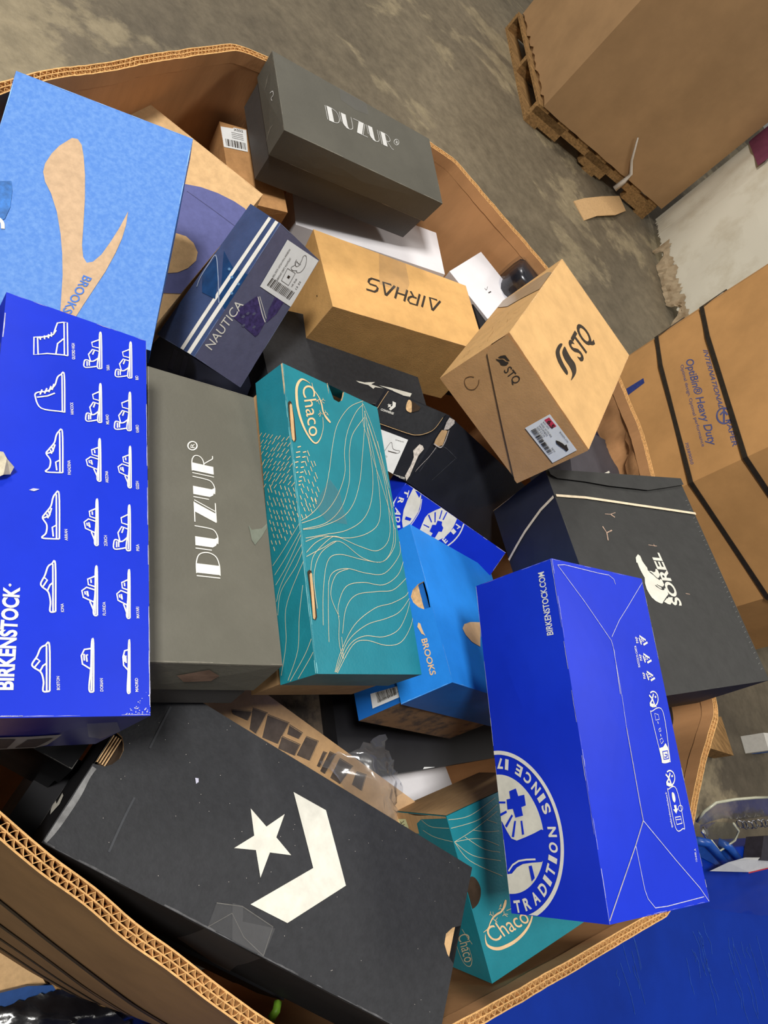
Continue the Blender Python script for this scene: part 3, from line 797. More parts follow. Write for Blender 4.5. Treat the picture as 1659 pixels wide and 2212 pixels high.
wear(ld, LP, {'z1': 'u0 v0 u1', 'x0': 'v1', 'y0': 'v0'}, GEDGE, .0012, .2, 2)
ld.build('lid', c.root)
mb = MB(); LP['z1'].pp(mb, C2((640, 520), (800, 600), (815, 690), (735, 660), (650, 600)), TAPE, .0009); mb.build('clear_tape', c.root)

# --- charcoal box in the middle left
c = Carton(HEX['duzur_mid'], 'shoebox', 'grey shoebox with white lettering between the shoe-drawing box and the teal box')
bd, BP = c.body(GREY_B); bd.build('box_base', c.root)
GREY2 = mat('warm_grey_board', (94, 92, 82), .5, .35, .04, 5, .1, 300, rgb2=(110, 108, 97), lo=.45, hi=.8)
ld, LP = c.lid(.42, GREY2, bow=.0015)
duzur(LP['z1'], ld, *C4((1312, 1802), (1264, 1066), (1172, 1786)), INK_W, .001)
LP['z1'].line(ld, [((1145 + 27 * math.cos(a * .5236)) / 2.765, 600 + (1010 + 25 * math.sin(a * .5236)) / 2.765) for a in range(12)], .0013, INK_W, closed=True)
LP['z1'].text(ld, 'R', *C4((1158, 1024), (1157, 998), (1132, 1022)), INK_W)
LP['z1'].pp(ld, C4((1480, 1480), (1500, 1510), (1560, 1500), (1592, 1470), (1590, 1500), (1560, 1550), (1520, 1600), (1500, 1570), (1490, 1520)), mat('glue_residue', (112, 118, 106), .35, .4, .05, 80), .0007)
wear(ld, LP, {'z1': 'u0 u1 v0', 'x1': 'v1'}, GEDGE, .0012, .3, 3)
ld.build('lid', c.root)
mb = MB(); LP['x1'].pp(mb, C7((1040, 150), (1230, 118), (1290, 150), (1240, 180), (1080, 185)), mat('torn_tan_patch', (120, 98, 84), .8, .1, .1), .0008); mb.build('torn_patch', c.root)

# --- pale blue box, upper left
BLB = mat('pale_blue_print', (78, 128, 204), .6, .25, .0, 190, .1, 300, rgb2=(106, 150, 212), lo=.40, hi=.74)
BLS = mat('blue_side_print', (52, 110, 200), .5, .3, .04, 60)
TANP = mat('bare_tan_print', (194, 164, 132), .7, .2, .05, 120)
c = Carton(HEX['brooks_lt'], 'shoebox', 'large pale blue shoebox with a tan swoosh print, upper left')
bd, BP = c.body(BLS); bd.build('box_base', c.root)
ld, LP = c.lid(.5, BLS, mats={'z1': BLB})
z = LP['z1']
z.pp(ld, C1((395, 850), (430, 828), (465, 835), (488, 870), (500, 940), (508, 1050), (507, 1200), (498, 1350), (490, 1470), (497, 1540), (518, 1574), (555, 1568), (605, 1526), (660, 1450), (712, 1368), (765, 1268), (752, 1350), (728, 1430), (690, 1515), (630, 1625), (570, 1715), (500, 1820), (430, 1930), (370, 2010), (355, 1930), (366, 1780), (374, 1650), (372, 1520), (362, 1400), (340, 1270), (305, 1160), (270, 1090), (258, 1030), (270, 980), (310, 920), (355, 875)), TANP, smooth=False)
z.text(ld, 'BROOKS', *C1((500, 1648), (372, 1862), (552, 1668)), BLS, .012, off=.0012)
z.pp(ld, C1((-10, 1085), (68, 1085), (75, 1140), (62, 1240), (30, 1310), (-10, 1325)), mat('glossy_tape_patch', (46, 108, 182), .5, .3, .2, 60), .0009)
z.line(ld, C1((-5, 1310), (15, 1335), (18, 1370)), .0035, INK_W, .0011)
wear(ld, LP, {'z1': 'u0 v0 v1', 'y0': 'v1'}, mat('pale_blue_fold', (140, 185, 240), .6, .2, .05), .0012, .5, 4)
ld.build('lid', c.root)

# --- kraft box with navy disc beneath it
NAVP = mat('slate_blue_print', (88, 92, 142), .65, .2, .04, 100)
c = Carton(HEX['brooks_kraft'], 'shoebox', 'tan shoebox with slate-blue swirl print under the pale blue box')
bd, BP = c.body(KRAFT); bd.build('box_base', c.root)
ld, LP = c.lid(.5, KRAFT)
z = LP['z1']
z.pp(ld, C1((900, 1100), (1000, 1095), (1110, 1103), (1200, 1120), (1300, 1155), (1400, 1205), (1460, 1245), (1540, 1330), (1500, 1550), (1300, 1800), (1180, 1760), (1100, 1755), (980, 1752), (900, 1740)), NAVP, smooth=False)
z.pp(ld, C1((940, 1400), (1050, 1397), (1110, 1415), (1155, 1455), (1180, 1510), (1170, 1560), (1120, 1605), (1060, 1630), (940, 1640)), KRAFT, .0011)
z.line(ld, C1((1115, 1145), (1250, 1240), (1400, 1350)), .0006, mat('dark_scratch', (66, 66, 100), .6, .2, .05), .001)
wear(ld, LP, {'z1': 'u0 v0'}, KRAFT_IN, .0012, .5, 5)
ld.build('lid', c.root)

# --- brown carton with barcode at the back
c = Carton(HEX['kraft_label'], 'carton', 'small brown carton with white barcode label against the rear bin wall', 'carton')
mb, D = c.closed(KRAFT_D); mb.build('carton_body', c.root)
z = D['z1']; mb = MB()
z.pp(mb, C1((1306, 755), (1388, 770), (1395, 765), (1470, 780), (1478, 912), (1322, 876)), PAPER, .0009)
F = z.frame(*C1((1322, 876), (1478, 912), (1306, 755)))
barcode(z, mb, F, .18, .95, .08, .42, 22, INK_K)
for i in range(4): z.fline(mb, F, [(.45, .55 + i * .09), (.9, .55 + i * .09)], .0006, INK_K, off=.0014)
z.text(mb, 'X002', *C1((1395, 785), (1450, 795), (1393, 770)), INK_K, off=.0014)
mb.build('barcode_label', c.root)

# --- white box below the charcoal one
WBX = mat('white_board', (222, 220, 224), .5, .35, .02, 10, .05)
c = Carton(HEX['white_big'], 'shoebox', 'long white shoebox lying under the charcoal box at the back rim')
bd, BP = c.body(WBX); bd.build('box_base', c.root)
ld, LP = c.lid(.3, WBX, bow=.0008); ld.build('lid', c.root)

# --- small white box
c = Carton(HEX['white_small'], 'carton', 'small plain white box beside the film-wrapped black parcel', 'small box')
mb, D = c.closed(WBX, bow=.0004)
D['z1'].line(mb, CE((590, 570), (610, 590), (625, 550)), .0008, INK_K); D['z1'].line(mb, CE((635, 625), (665, 610)), .0022, INK_K)
mb.build('carton_body', c.root)

# --- navy box with white stripes
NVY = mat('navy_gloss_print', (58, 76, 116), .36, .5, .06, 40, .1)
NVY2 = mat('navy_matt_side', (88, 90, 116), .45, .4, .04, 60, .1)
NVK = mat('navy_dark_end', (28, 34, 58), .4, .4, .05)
c = Carton(HEX['nautica'], 'shoebox', 'navy shoebox with twin white stripes and a white shoe label on its side')
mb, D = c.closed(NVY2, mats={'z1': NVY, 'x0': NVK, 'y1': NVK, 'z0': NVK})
z = D['z1']
for a, b, e, g in (((1066, 2100), (1606, 1296), (1622, 1306), (1083, 2112)), ((1106, 2124), (1646, 1318), (1664, 1330), (1126, 2136))): z.pp(mb, C1(a, b, e, g), INK_W)
TPD = mat('navy_tape_gloss', (20, 62, 108), .15, .6, .1, 50)
z.pp(mb, C1((1295, 1528), (1312, 1640), (1290, 1790), (1212, 1750), (1210, 1640)), TPD, .0009)
z.pp(mb, C1((1340, 1500), (1372, 1560), (1395, 1600), (1440, 1625), (1485, 1640), (1440, 1730), (1350, 1860), (1315, 1800), (1330, 1650)), TPD, .00045)
z.line(mb, C1((1180, 1715), (1200, 1660), (1250, 1580), (1292, 1528), (1308, 1640), (1312, 1812)), .0014, mat('tape_edge', (150, 165, 190), .3, .5, .1), .0012)
for q in ((1375, 1612), (1390, 1660), (1428, 1700), (1388, 1755)): z.pp(mb, C1((q[0] - 9, q[1]), (q[0], q[1] - 9), (q[0] + 9, q[1]), (q[0], q[1] + 9)), mat('tape_bubble', (90, 130, 170), .3, .5, .1), .0013, True)
x0 = D['x0']
x0.pp(mb, C1((1066, 2100), (1083, 2112), (1040, 2230), (1020, 2222)), mat('dull_stripe', (78, 82, 100), .5, .3, .05)); x0.pp(mb, C1((1106, 2124), (1126, 2136), (1085, 2255), (1062, 2245)), MATS['dull_stripe'])
y = D['y0']
y.text(mb, 'NAUTICA', *C1((1262, 2092), (1452, 1818), (1220, 2058)), INK_W)
PURT = mat('purple_tape_scrap', (62, 52, 100), .5, .3, .2, 160)
y.pp(mb, C1((1385, 1890), (1420, 1845), (1480, 1800), (1530, 1766), (1578, 1925), (1540, 1995), (1522, 2010), (1470, 1965), (1440, 1935)), PURT)
y.pp(mb, C1((1588, 1925), (1600, 1850), (1625, 1800), (1640, 1770), (1700, 1790), (1650, 1870)), PURT)
y.line(mb, C1((1536, 1770), (1560, 1870), (1580, 1922)), .0014, INK_W); y.line(mb, C1((1546, 1768), (1585, 1900)), .0009, INK_W)
for q in ((1448, 1888), (1475, 1868), (1512, 1870), (1450, 1940), (1512, 1950)): y.pp(mb, C1((q[0] - 12, q[1] + 5), (q[0], q[1] - 9), (q[0] + 10, q[1] - 3), (q[0], q[1] + 9)), NVY2, .0009, True)
wear(mb, D, {'z1': 'u0 v0', 'y0': 'u0 v0 u1'}, mat('pale_navy_fold', (120, 130, 160), .5, .3, .1), .0011, .35, 6)
mb.build('carton_body', c.root)
mb = MB(); y.pp(mb, C2((332, 1430), (518, 1556), (352, 1832), (165, 1708)), PAPER, .0009)
F = y.frame(*C2((165, 1708), (332, 1430), (352, 1832)))  # x runs along the long side, y towards the far edge
G = lambda a, b: F(a, b)
y.text(mb, 'BEST DECK YOUTH NAVY RAINBOW', *C2((238, 1648), (342, 1482), (246, 1655)), INK_K, off=.0014)
y.text(mb, 'KB0239G GIRLS ATHLETIC', *C2((262, 1668), (345, 1535), (270, 1675)), INK_K, off=.0014)
for k in range(18):
    x = k / 18; r = random.Random(k).uniform(.3, 1)
    y.pp(mb, C2((205 + 140 * x, 1700 + 92 * x), (205 + 140 * x + 5 * r, 1700 + 92 * x + 3 * r), (238 + 140 * x + 5 * r, 1655 + 92 * x + 3 * r), (238 + 140 * x, 1655 + 92 * x)), INK_K, .0014)
y.line(mb, C2((330, 1600), (377, 1630), (335, 1702), (292, 1672)), .0008, INK_K, .0014, False, True)
y.text(mb, '1', *C2((338, 1662), (346, 1648), (325, 1654)), INK_K, off=.0014)
y.text(mb, 'UK EUR', *C2((358, 1712), (390, 1665), (350, 1706)), INK_K, off=.0014); y.text(mb, '13 32', *C2((385, 1728), (412, 1682), (376, 1722)), INK_K, off=.0014)
y.line(mb, C2((385, 1615), (360, 1612), (352, 1595), (375, 1580), (385, 1560), (400, 1575), (415, 1555), (425, 1530), (440, 1525), (445, 1550), (435, 1590), (410, 1622), (385, 1625)), .0007, INK_K, .0014, True, True)
y.line(mb, C2((385, 1548), (375, 1570), (385, 1590), (410, 1575)), .0007, INK_K, .0014)
mb.build('shoe_label', c.root)

# --- kraft AIRHAS box
KR2 = mat('golden_kraft_board', (212, 166, 104), .7, .25, .04, 30, .15)
c = Carton(HEX['airhas'], 'shoebox', 'tan kraft shoebox with upside-down black lettering in front of the long white box')
mb, D = c.closed(KR2)
FA = D['z1'].frame(*C2((1245, 1802), (798, 1654), (1230, 1866)))
GL = {'A': ([[(0, 0), (.48, 1), (.52, 1), (1, 0), (.30, 0)]], .150), 'I': ([[(.5, 0), (.5, 1)]], .05), 'R': ([[(0, 0), (0, 1), (.75, 1), (1, .82), (1, .6), (.75, .42), (.2, .42)], [(.5, .42), (1, 0)]], .125), 'H': ([[(0, 0), (0, 1)], [(0, .5), (1, .5)], [(1, 0), (1, 1)]], .12), 'S': ([[(1, 1), (.2, 1), (0, .85), (0, .62), (.2, .5), (.8, .5), (1, .38), (1, .15), (.8, 0), (0, 0)]], .125)}
x_ = 0.0
for ch in 'AIRHAS':
    ls, wd = GL[ch]
    for q in ls: D['z1'].fline(mb, lambda a, b: FA(x_ + a * wd, b), q, .0044, INK_K, smooth=False)
    x_ += wd + .045
D['x0'].line(mb, C2((512, 1765), (516, 1772)), .002, INK_K, smooth=False)
wear(mb, D, {'z1': 'u0 v0 u1', 'x0': 'u0'}, KRAFT_IN, .0012, .3, 7)
mb.build('carton_body', c.root)
mb = MB(); D['z1'].pp(mb, C2((880, 1490), (1030, 1530), (1060, 1700), (1040, 1760), (880, 1700)), TAPE, .0008); mb.build('clear_tape', c.root)

# --- kraft STQ box
KR3 = mat('light_kraft_board', (212, 170, 114), .7, .25, .04, 30, .15)
c = Carton(HEX['stq'], 'shoebox', 'tan kraft shoebox with wave mark and red 6.5 size label')
mb, D = c.closed(KR3, mats={'x0': mat('label_end_board', (188, 144, 96), .7, .25, .04, 30, .15)})
z = D['z1']
WAVE1 = [(410, 120), (392, 145), (386, 175), (398, 220), (425, 270), (453, 305), (457, 285), (430, 235), (412, 190), (410, 160), (425, 125)]
WAVE2 = [(432, 145), (425, 175), (440, 215), (470, 260), (485, 300), (478, 338), (500, 310), (508, 280), (500, 240), (475, 205), (455, 170), (440, 140)]
z.pp(mb, C6(*WAVE1), INK_K, smooth=True); z.pp(mb, C6(*WAVE2), INK_K, smooth=True)
z.text(mb, 'STQ', *C6((538, 232), (608, 88), (452, 118)), INK_K, .02)
x0 = D['x0']
mbody = mb
fl = MB()  # tongue of the lid over the end panel
x0.poly(fl, [x0.uv(*q) for q in C5((1640, 60), (1560, 110), (1532, 165), (1695, 925))] + [x0.uv(*q) for q in C6((165, 945), (600, 750), (595, 735), (110, 58))], mat('lid_tongue_board', (186, 143, 96), .7, .25, .04, 30, .15), .0035)
edge = [x0.uv(*q) for q in C5((1640, 60), (1560, 110), (1532, 165), (1600, 480), (1695, 925))]
for i in range(len(edge) - 1):
    a, b = edge[i], edge[i + 1]; fl.add([x0.p(*a, 0), x0.p(*b, 0), x0.p(*b, .0035), x0.p(*a, .0035)], [(0, 1, 2, 3)], KRAFT_IN)
x0.pp(fl, CE((762, 1378), (790, 1360), (830, 1352), (852, 1352), (868, 1375), (885, 1395), (905, 1420), (880, 1418), (860, 1408), (845, 1390), (825, 1385), (790, 1388)), INK_K, .0042)
x0.pp(fl, CE((735, 1388), (750, 1398), (780, 1402), (815, 1400), (835, 1410), (852, 1425), (882, 1432), (890, 1442), (868, 1468), (840, 1474), (812, 1472), (795, 1462), (785, 1440), (770, 1425), (748, 1410)), INK_K, .0042)
x0.text(fl, 'STQ', *C6((85, 270), (152, 352), (128, 238)), INK_K, off=.0042)
fl.build('lid_tongue', c.root)
hl = MB(); x0.line(hl, C5((1480, 330), (1475, 360), (1450, 388), (1415, 385), (1395, 355), (1398, 325), (1425, 312), (1450, 315)), .0011, mat('die_cut_line', (110, 80, 52), .8, .1, .1), .0008, True, False); hl.build('die_cut_hole', c.root)
lb = MB(); x0.pp(lb, C6((362, 527), (523, 742), (378, 818), (215, 608)), PAPER, .005)
RED = mat('red_size_block', (206, 60, 82), .5, .3, .05)
x0.pp(lb, C6((358, 545), (402, 598), (372, 612), (330, 560)), RED, .0055)
x0.text(lb, '6.5', *C6((345, 572), (378, 612), (362, 556)), INK_K, .02, off=.006)
for i, (a, b, w_) in enumerate((((322, 572), (355, 612), 'BLACK WHITE'), ((308, 582), (370, 662), 'MODEL NO STQ 8068'), ((296, 592), (345, 655), 'WOMEN'), ((285, 602), (330, 660), 'SIZE 6.5 US'), ((274, 612), (318, 668), 'MADE IN CHINA'))):
    x0.text(lb, w_, *C6(a, b, (a[0] + 8, a[1] - 5)), INK_K, off=.006)
for k in range(24):
    x = k / 24; r = random.Random(k + 9).uniform(.3, 1)
    ax, ay = 250 + 108 * x, 622 + 148 * x
    x0.pp(lb, C6((ax, ay), (ax + 3.5 * r, ay + 4.6 * r), (ax + 26 + 3.5 * r, ay - 13 + 4.6 * r), (ax + 26, ay - 13)), INK_K, .006)
x0.pp(lb, C6((398, 680), (420, 688), (440, 700), (452, 712), (462, 705), (466, 720), (474, 738), (462, 748), (448, 735), (420, 715), (402, 700)), INK_K, .006)
x0.text(lb, 'BHN004-STRI', *C6((420, 632), (468, 695), (427, 628)), INK_K, off=.006); x0.text(lb, 'NEW', *C6((372, 728), (390, 752), (380, 724)), INK_K, off=.006)
lb.build('size_label', c.root)
yy = D['y1'] if D['y1'].n.dot(CAM - D['y1'].p(.5, .5)) > 0 else D['y0']
mb = mbody; yy.pp(mb, CE((750, 800), (870, 795), (1290, 560), (1400, 380), (1340, 385), (820, 715)), mat('grey_tape_band', (170, 150, 122), .3, .5, .05), .0009)
for i in range(26):
    r = random.Random(i); a = 300 + 26 * i; b = 1440 - 25 * i; o = r.choice((0, 45, 70))
    yy.line(mb, CE((a + o, b + o * .2), (a + o + r.uniform(12, 45), b - r.uniform(8, 40) + o * .2)), .0005, mat('faint_brown_print', (160, 120, 75), .7, .2, .1), .0009, smooth=False)
wear(mb, D, {'z1': 'u0 v0 v1 u1'}, KRAFT_IN, .0014, .25, 8)
mb.build('carton_body', c.root)

# --- teal sandal boxes
TEAL = mat('teal_print', (30, 124, 138), .42, .4, .03, 30, .1)
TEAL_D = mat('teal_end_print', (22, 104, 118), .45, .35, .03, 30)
PEACH = mat('peach_line_ink', (206, 190, 158), .6, .2, .04)
PEACHB = mat('peach_ink', (226, 190, 146), .6, .2, .04)
h = [Vector(q) for q in HEX['chaco_mid']]
hb = list(h)
for i in (0, 2, 4, 6):
    hb[i + 1] = h[i + 1].lerp(h[i], .1); hb[i] = h[i] - Vector((0, 0, .070))
c = Carton(hb, 'shoebox', 'long teal shoebox with wavy lines and dashes beside the grey box')
bd, BP = c.body(mat('plain_kraft_body', (190, 152, 108), .75, .2, .05, 60), inset=.004)
y0n = [f for f in ('y0', 'y1') if BP[f].n.dot(CAM - BP[f].p(.5, .3)) > 0][0]
bd.build('box_base', c.root)
cl = Carton.__new__(Carton); cl.h = h; cl.root = c.root; cl.d = ((h[4] - h[0]).length, (h[2] - h[0]).length, (h[1] - h[0]).length); cl.ctr = sum(h, Vector()) / 8
D0 = cl.patches((0, 0, 0), (1, 1, 1), .001)
ZT = D0['z1']
notch = [ZT.uv(*q) for q in C5((574, 352), (572, 380), (582, 420), (610, 450), (640, 467), (660, 455), (668, 430), (672, 404))]
side = [f for f in ('y0', 'y1') if D0[f].n.dot(CAM - D0[f].p(.5, .5)) > 0][0]
SD = D0[side]
edge_u = [0 if abs(notch[0][0]) < .3 else 1][0]
sq = [(0, 0), (1, 0), (1, 1), (0, 1)]
nn_ = sorted(notch, key=lambda q: q[1])
nu = [(edge_u, nn_[0][1])] + nn_[1:-1] + [(edge_u, nn_[-1][1])]
if edge_u == 0: outer = [(0, 0), (1, 0), (1, 1), (0, 1)] + nu[::-1]
else: outer = [(0, 0), (1, 0)] + nu + [(1, 1), (0, 1)]
def slot(px): return [tuple(max(.01, min(.985, k)) for k in SD.uv(*q)) for q in px]
holes = {side: [slot(C5((330, 470), (344, 460), (352, 470), (376, 690), (366, 700), (350, 640))), slot(C5((450, 1480), (462, 1470), (470, 1480), (500, 1760), (490, 1770), (476, 1740)))]}
ld, LP = cl.lid(0, TEAL, bow=.001, outer={'z1': outer}, holes=holes, mats={'x1': TEAL_D})
ZT = LP['z1']; SD = LP[side]


H_ = crop(560, 820, 7.9)
CLX = dict(ring=[(860, 70), (790, 20), (720, 0), (660, 60), (630, 160), (630, 300), (650, 480), (700, 680), (770, 860), (850, 1000), (920, 1080), (975, 1085), (1030, 1010), (1065, 900), (1080, 800), (1072, 650)],
           liz=[(890, 60), (920, 170), (980, 260), (1030, 350), (1060, 450), (1075, 540), (1110, 620), (1160, 690), (1205, 740)])
CLEG = [[(1040, 370), (1080, 345), (1075, 318)], [(1080, 345), (1115, 370)], [(1060, 380), (1105, 410)], [(1025, 340), (985, 362), (960, 380)], [(985, 362), (1020, 430)], [(960, 350), (1000, 370)], [(1075, 600), (1035, 570), (1020, 530)], [(1035, 570), (995, 608)], [(1035, 590), (1020, 640)], [(1095, 590), (1120, 555), (1108, 525)], [(1115, 560), (1150, 580), (1168, 620)], [(1150, 580), (1145, 610)]]


def chaco_logo(p, mb, to_uv, k=1.0, m=PEACHB, fine=1.0):
    """oval, word and lizard; to_uv turns a point measured on the teal box's logo into a place on panel p"""
    rb = lambda pts, w: p.ribbon(mb, [to_uv(*q) for q in catmull(pts, False, 5)], w, m)
    rb(CLX['ring'], lambda t: .0005 + .0032 * k * math.sin(math.pi * min(1, t * 1.15) ** .8) ** 1.2 if t < .87 else .0006)
    rb(CLX['liz'], lambda t: k * (.0006 + .0016 * min(1, t * 2.2) + (.0016 * math.sin(math.pi * max(0, (t - .7) / .3)) if t > .7 else 0)))
    for q in CLEG: rb(q, .0006 * k)
    a, b, c_ = to_uv(722, 112), to_uv(848, 985), to_uv(935, 92)
    T, _ = text_tris('Chaco', .0)
    for t in T:
        cc_ = clip_tri([(a[0] + (b[0] - a[0]) * x_ + (c_[0] - a[0]) * y_, a[1] + (b[1] - a[1]) * x_ + (c_[1] - a[1]) * y_) for x_, y_ in t])
        for j in range(1, len(cc_) - 1): p.tri(mb, [cc_[0], cc_[j], cc_[j + 1]], m, .0006, .03)


chaco_logo(ZT, ld, lambda x, y_: ZT.uv(*H_((x, y_))[0]))
def metric_logo(x, y_):  # logo point as metres on the teal lid, from the word's start
    a, b = ZT.uv(*H_((x, y_))[0]), ZT.uv(*H_((722, 112))[0]); return ((a[0] - b[0]) * ZT.lu, (a[1] - b[1]) * ZT.lv)
MLW = metric_logo(848, 985); MLU = metric_logo(935, 92)
for y_, xs in ((1150, ((645, 700),)), (1240, ((620, 690), (735, 790))), (1325, ((620, 690), (725, 780))), (1410, ((605, 660), (705, 760))), (1500, ((618, 650), (700, 750))), (1585, ((628, 660), (690, 745))), (1665, ((675, 725),)), (1735, ((665, 715),)), (1800, ((665, 695),))):
    for a, b in xs: ZT.line(ld, H_((a, y_ + 8), (b, y_ - 6)), .0011, PEACHB, smooth=False)
for q in ((810, 1215, 845, 1310), (800, 1315, 830, 1415), (770, 1395, 800, 1480), (870, 1395, 910, 1500), (920, 1395, 950, 1480), (760, 1540, 795, 1630), (860, 1490, 890, 1575), (825, 1555, 855, 1640), (745, 1660, 775, 1750), (820, 1705, 845, 1780), (940, 1590, 980, 1700), (920, 1660, 955, 1755), (890, 1750, 920, 1835), (725, 1780, 755, 1850), (805, 1830, 835, 1910), (880, 1870, 905, 1950), (975, 1835, 1010, 1925), (705, 1860, 740, 1950), (780, 1940, 820, 2030), (950, 1920, 980, 2010), (690, 1980, 715, 2050), (765, 2030, 795, 2110), (870, 2015, 905, 2095), (935, 2040, 965, 2130)):
    ZT.line(ld, H_(q[:2], q[2:]), .0009, PEACHB, smooth=False)
WV = [[(415, 1175), (480, 1130), (540, 1050), (575, 900), (600, 720), (630, 600), (700, 500), (785, 460)],
      [(418, 1190), (540, 1140), (620, 1040), (670, 900), (670, 760), (690, 640), (740, 530), (785, 480)],
      [(425, 1225), (560, 1190), (650, 1100), (695, 960), (700, 850), (700, 760), (720, 660), (790, 560)],
      [(425, 1228), (520, 1215), (650, 1160), (720, 1080), (760, 950), (775, 820), (790, 640), (795, 520)],
      [(440, 1280), (560, 1258), (680, 1235), (780, 1170), (830, 1060), (840, 900), (815, 700), (785, 600), (780, 470)],
      [(440, 1300), (540, 1268), (700, 1280), (820, 1245), (880, 1170), (880, 1000), (850, 800), (810, 620)],
      [(445, 1365), (510, 1300), (610, 1270), (760, 1330), (870, 1355), (940, 1270), (930, 1060), (890, 850), (815, 600)],
      [(445, 1390), (540, 1340), (640, 1300), (780, 1400), (900, 1420), (960, 1320), (960, 1150), (930, 980), (870, 700)],
      [(470, 1480), (490, 1380), (590, 1278), (640, 1275)], [(510, 1700), (490, 1500), (530, 1370), (620, 1300)],
      [(545, 1800), (545, 1600), (570, 1420), (640, 1378), (780, 1410), (900, 1420), (970, 1330), (975, 1220)],
      [(580, 1900), (575, 1640), (590, 1500), (680, 1462), (800, 1490), (910, 1490), (1000, 1380), (1000, 1300)],
      [(640, 1750), (590, 1620), (620, 1500), (700, 1462)],
      [(640, 1780), (635, 1680), (680, 1570), (780, 1545), (900, 1560), (990, 1500), (1030, 1400)],
      [(660, 1850), (680, 1700), (740, 1620), (860, 1600), (960, 1590), (1040, 1520)],
      [(655, 1870), (665, 2000), (640, 1900), (640, 1780)],
      [(615, 2080), (650, 1960), (730, 1800), (850, 1700), (950, 1670), (1030, 1630), (1055, 1600)],
      [(620, 2080), (690, 1900), (800, 1800), (920, 1760), (1000, 1720), (1060, 1640)],
      [(625, 2080), (700, 1920), (790, 1865), (900, 1870), (990, 1830), (1040, 1740), (1065, 1650)],
      [(630, 2085), (720, 1920), (800, 1890), (920, 1920), (1010, 1900), (1070, 1800), (1085, 1700)],
      [(500, 2080), (600, 1960), (660, 1990), (655, 1870)],
      [(785, 480), (840, 620), (900, 820), (940, 980)], [(790, 520), (850, 700), (910, 900), (960, 1100)], [(800, 560), (830, 760), (900, 980), (975, 1230)]]
for q in WV[:-4] + WV[-3:]: ZT.line(ld, C5(*q), .00062, PEACH)
WS = [[(250, 1445), (330, 1330), (415, 1180)], [(262, 1500), (340, 1380), (418, 1230)], [(268, 1560), (350, 1420), (425, 1240)], [(272, 1660), (300, 1560), (370, 1420), (430, 1300)], [(280, 1740), (300, 1600), (390, 1450), (438, 1320)], [(300, 2100), (330, 1900), (330, 1700), (400, 1500), (445, 1390)], [(340, 2130), (400, 1950), (410, 1750), (430, 1560)], [(350, 2140), (440, 1980), (480, 1880)], [(400, 2120), (470, 2000), (490, 1960)]]
for q in WS: SD.line(ld, C5(*q), .00062, PEACH)
r = random.Random(11)
for row in range(19):
    yy_ = 650 + row * 37
    for col in range(14):
        x_ = 185 + col * 23 + (row % 2) * 11 + r.uniform(-3, 3); y_ = yy_ + r.uniform(-7, 7) + col * 4
        fold = 345 + (y_ - 460) * .092
        right = 525 if y_ < 1050 else 525 - (y_ - 1050) * .9
        left = 172 + (y_ - 640) * .1
        if y_ > 1400 - (x_ - 250) * 1.3 or x_ > right - max(0, 760 - y_) * .75 or x_ < left: continue
        if x_ < fold - 6:
            a = (5, 26) if y_ > 960 else (-17, 24)
            if y_ > 960: a = (8, 24)
            SD.line(ld, C5((x_, y_), (x_ + a[0], y_ + a[1])), .0009, PEACHB, smooth=False)
        elif x_ > fold + 6 and y_ > 1030:
            ZT.line(ld, C5((x_, y_), (x_ + 9, y_ + 24)), .0009, PEACHB, smooth=False)
lf = mat('pale_teal_fold', (140, 205, 210), .5, .3, .05)
sv = [k for k in ('v0', 'v1') if abs((ZT.p(.5, int(k[1])) - SD.p(.5, 1)).length) < .03][0]
wear(ld, LP, {'z1': sv, side: 'v1'}, lf, .0011, .05, 9)
for q in ([(334, 472), (344, 459), (356, 470), (372, 560), (384, 690), (376, 706), (360, 690), (350, 640), (340, 560)], [(450, 1482), (461, 1469), (474, 1476), (492, 1600), (508, 1752), (500, 1770), (484, 1762), (468, 1620)]):
    cx_ = sum(a for a, b in q) / len(q); cy_ = sum(b for a, b in q) / len(q)
    q2 = [(cx_ + (a - cx_) * .62, cy_ + 8 + (b - cy_) * .93) for a, b in q]
    for pt_ in (ZT, SD): pt_.pp(ld, C5(*q), DARKIN, .0008); pt_.pp(ld, C5(*q2), KRAFT, .0012)  # slots drawn flat: dark rim painted as shade, kraft for the tray
ld.build('lid', c.root)
tp = MB(); ZT.pp(tp, C5((580, 930), (640, 1010), (685, 1200), (560, 1180), (490, 1080)), TAPE, .0009); tp.build('clear_tape', c.root)

c = Carton(HEX['chaco_bot'], 'shoebox', 'teal box wedged in the lower corner between star box and emblem box')
faces = [f for f in FACE]
mb, D = c.closed(TEAL, mats={}, bow=.001)
z, x, y = D['z1'], D['x0'], D['y0']
for q in ([(1275, 1010), (1400, 985), (1550, 880)], [(1290, 1060), (1450, 1010), (1560, 920)], [(1310, 1140), (1420, 1070), (1560, 960)], [(1310, 1140), (1450, 1120), (1570, 1160)], [(1420, 1070), (1500, 1080), (1570, 1075)], [(1310, 1140), (1400, 1250), (1590, 1340)], [(1315, 1145), (1420, 1220), (1580, 1250)], [(1370, 1110), (1480, 1180), (1575, 1200)], [(1500, 1010), (1560, 1030)]): z.line(mb, C8(*q), .0006, PEACH)
o0, o1, o2 = [z.uv(*q) for q in C8((1538, 1735), (1755, 1605), (1500, 1640))]
om = lambda q: (q[0] * z.lu, q[1] * z.lv)
O0, O1 = om(o0), om(o1)
ex = (O1[0] - O0[0], O1[1] - O0[1]); sc_ = math.hypot(*ex) / math.hypot(*MLW)
w0_ = math.atan2(MLW[1], MLW[0]); w1_ = math.atan2(ex[1], ex[0])
O2 = om(o2)
sgn = 1 if (ex[0] * (O2[1] - O0[1]) - ex[1] * (O2[0] - O0[0])) * (MLW[0] * MLU[1] - MLW[1] * MLU[0]) > 0 else -1


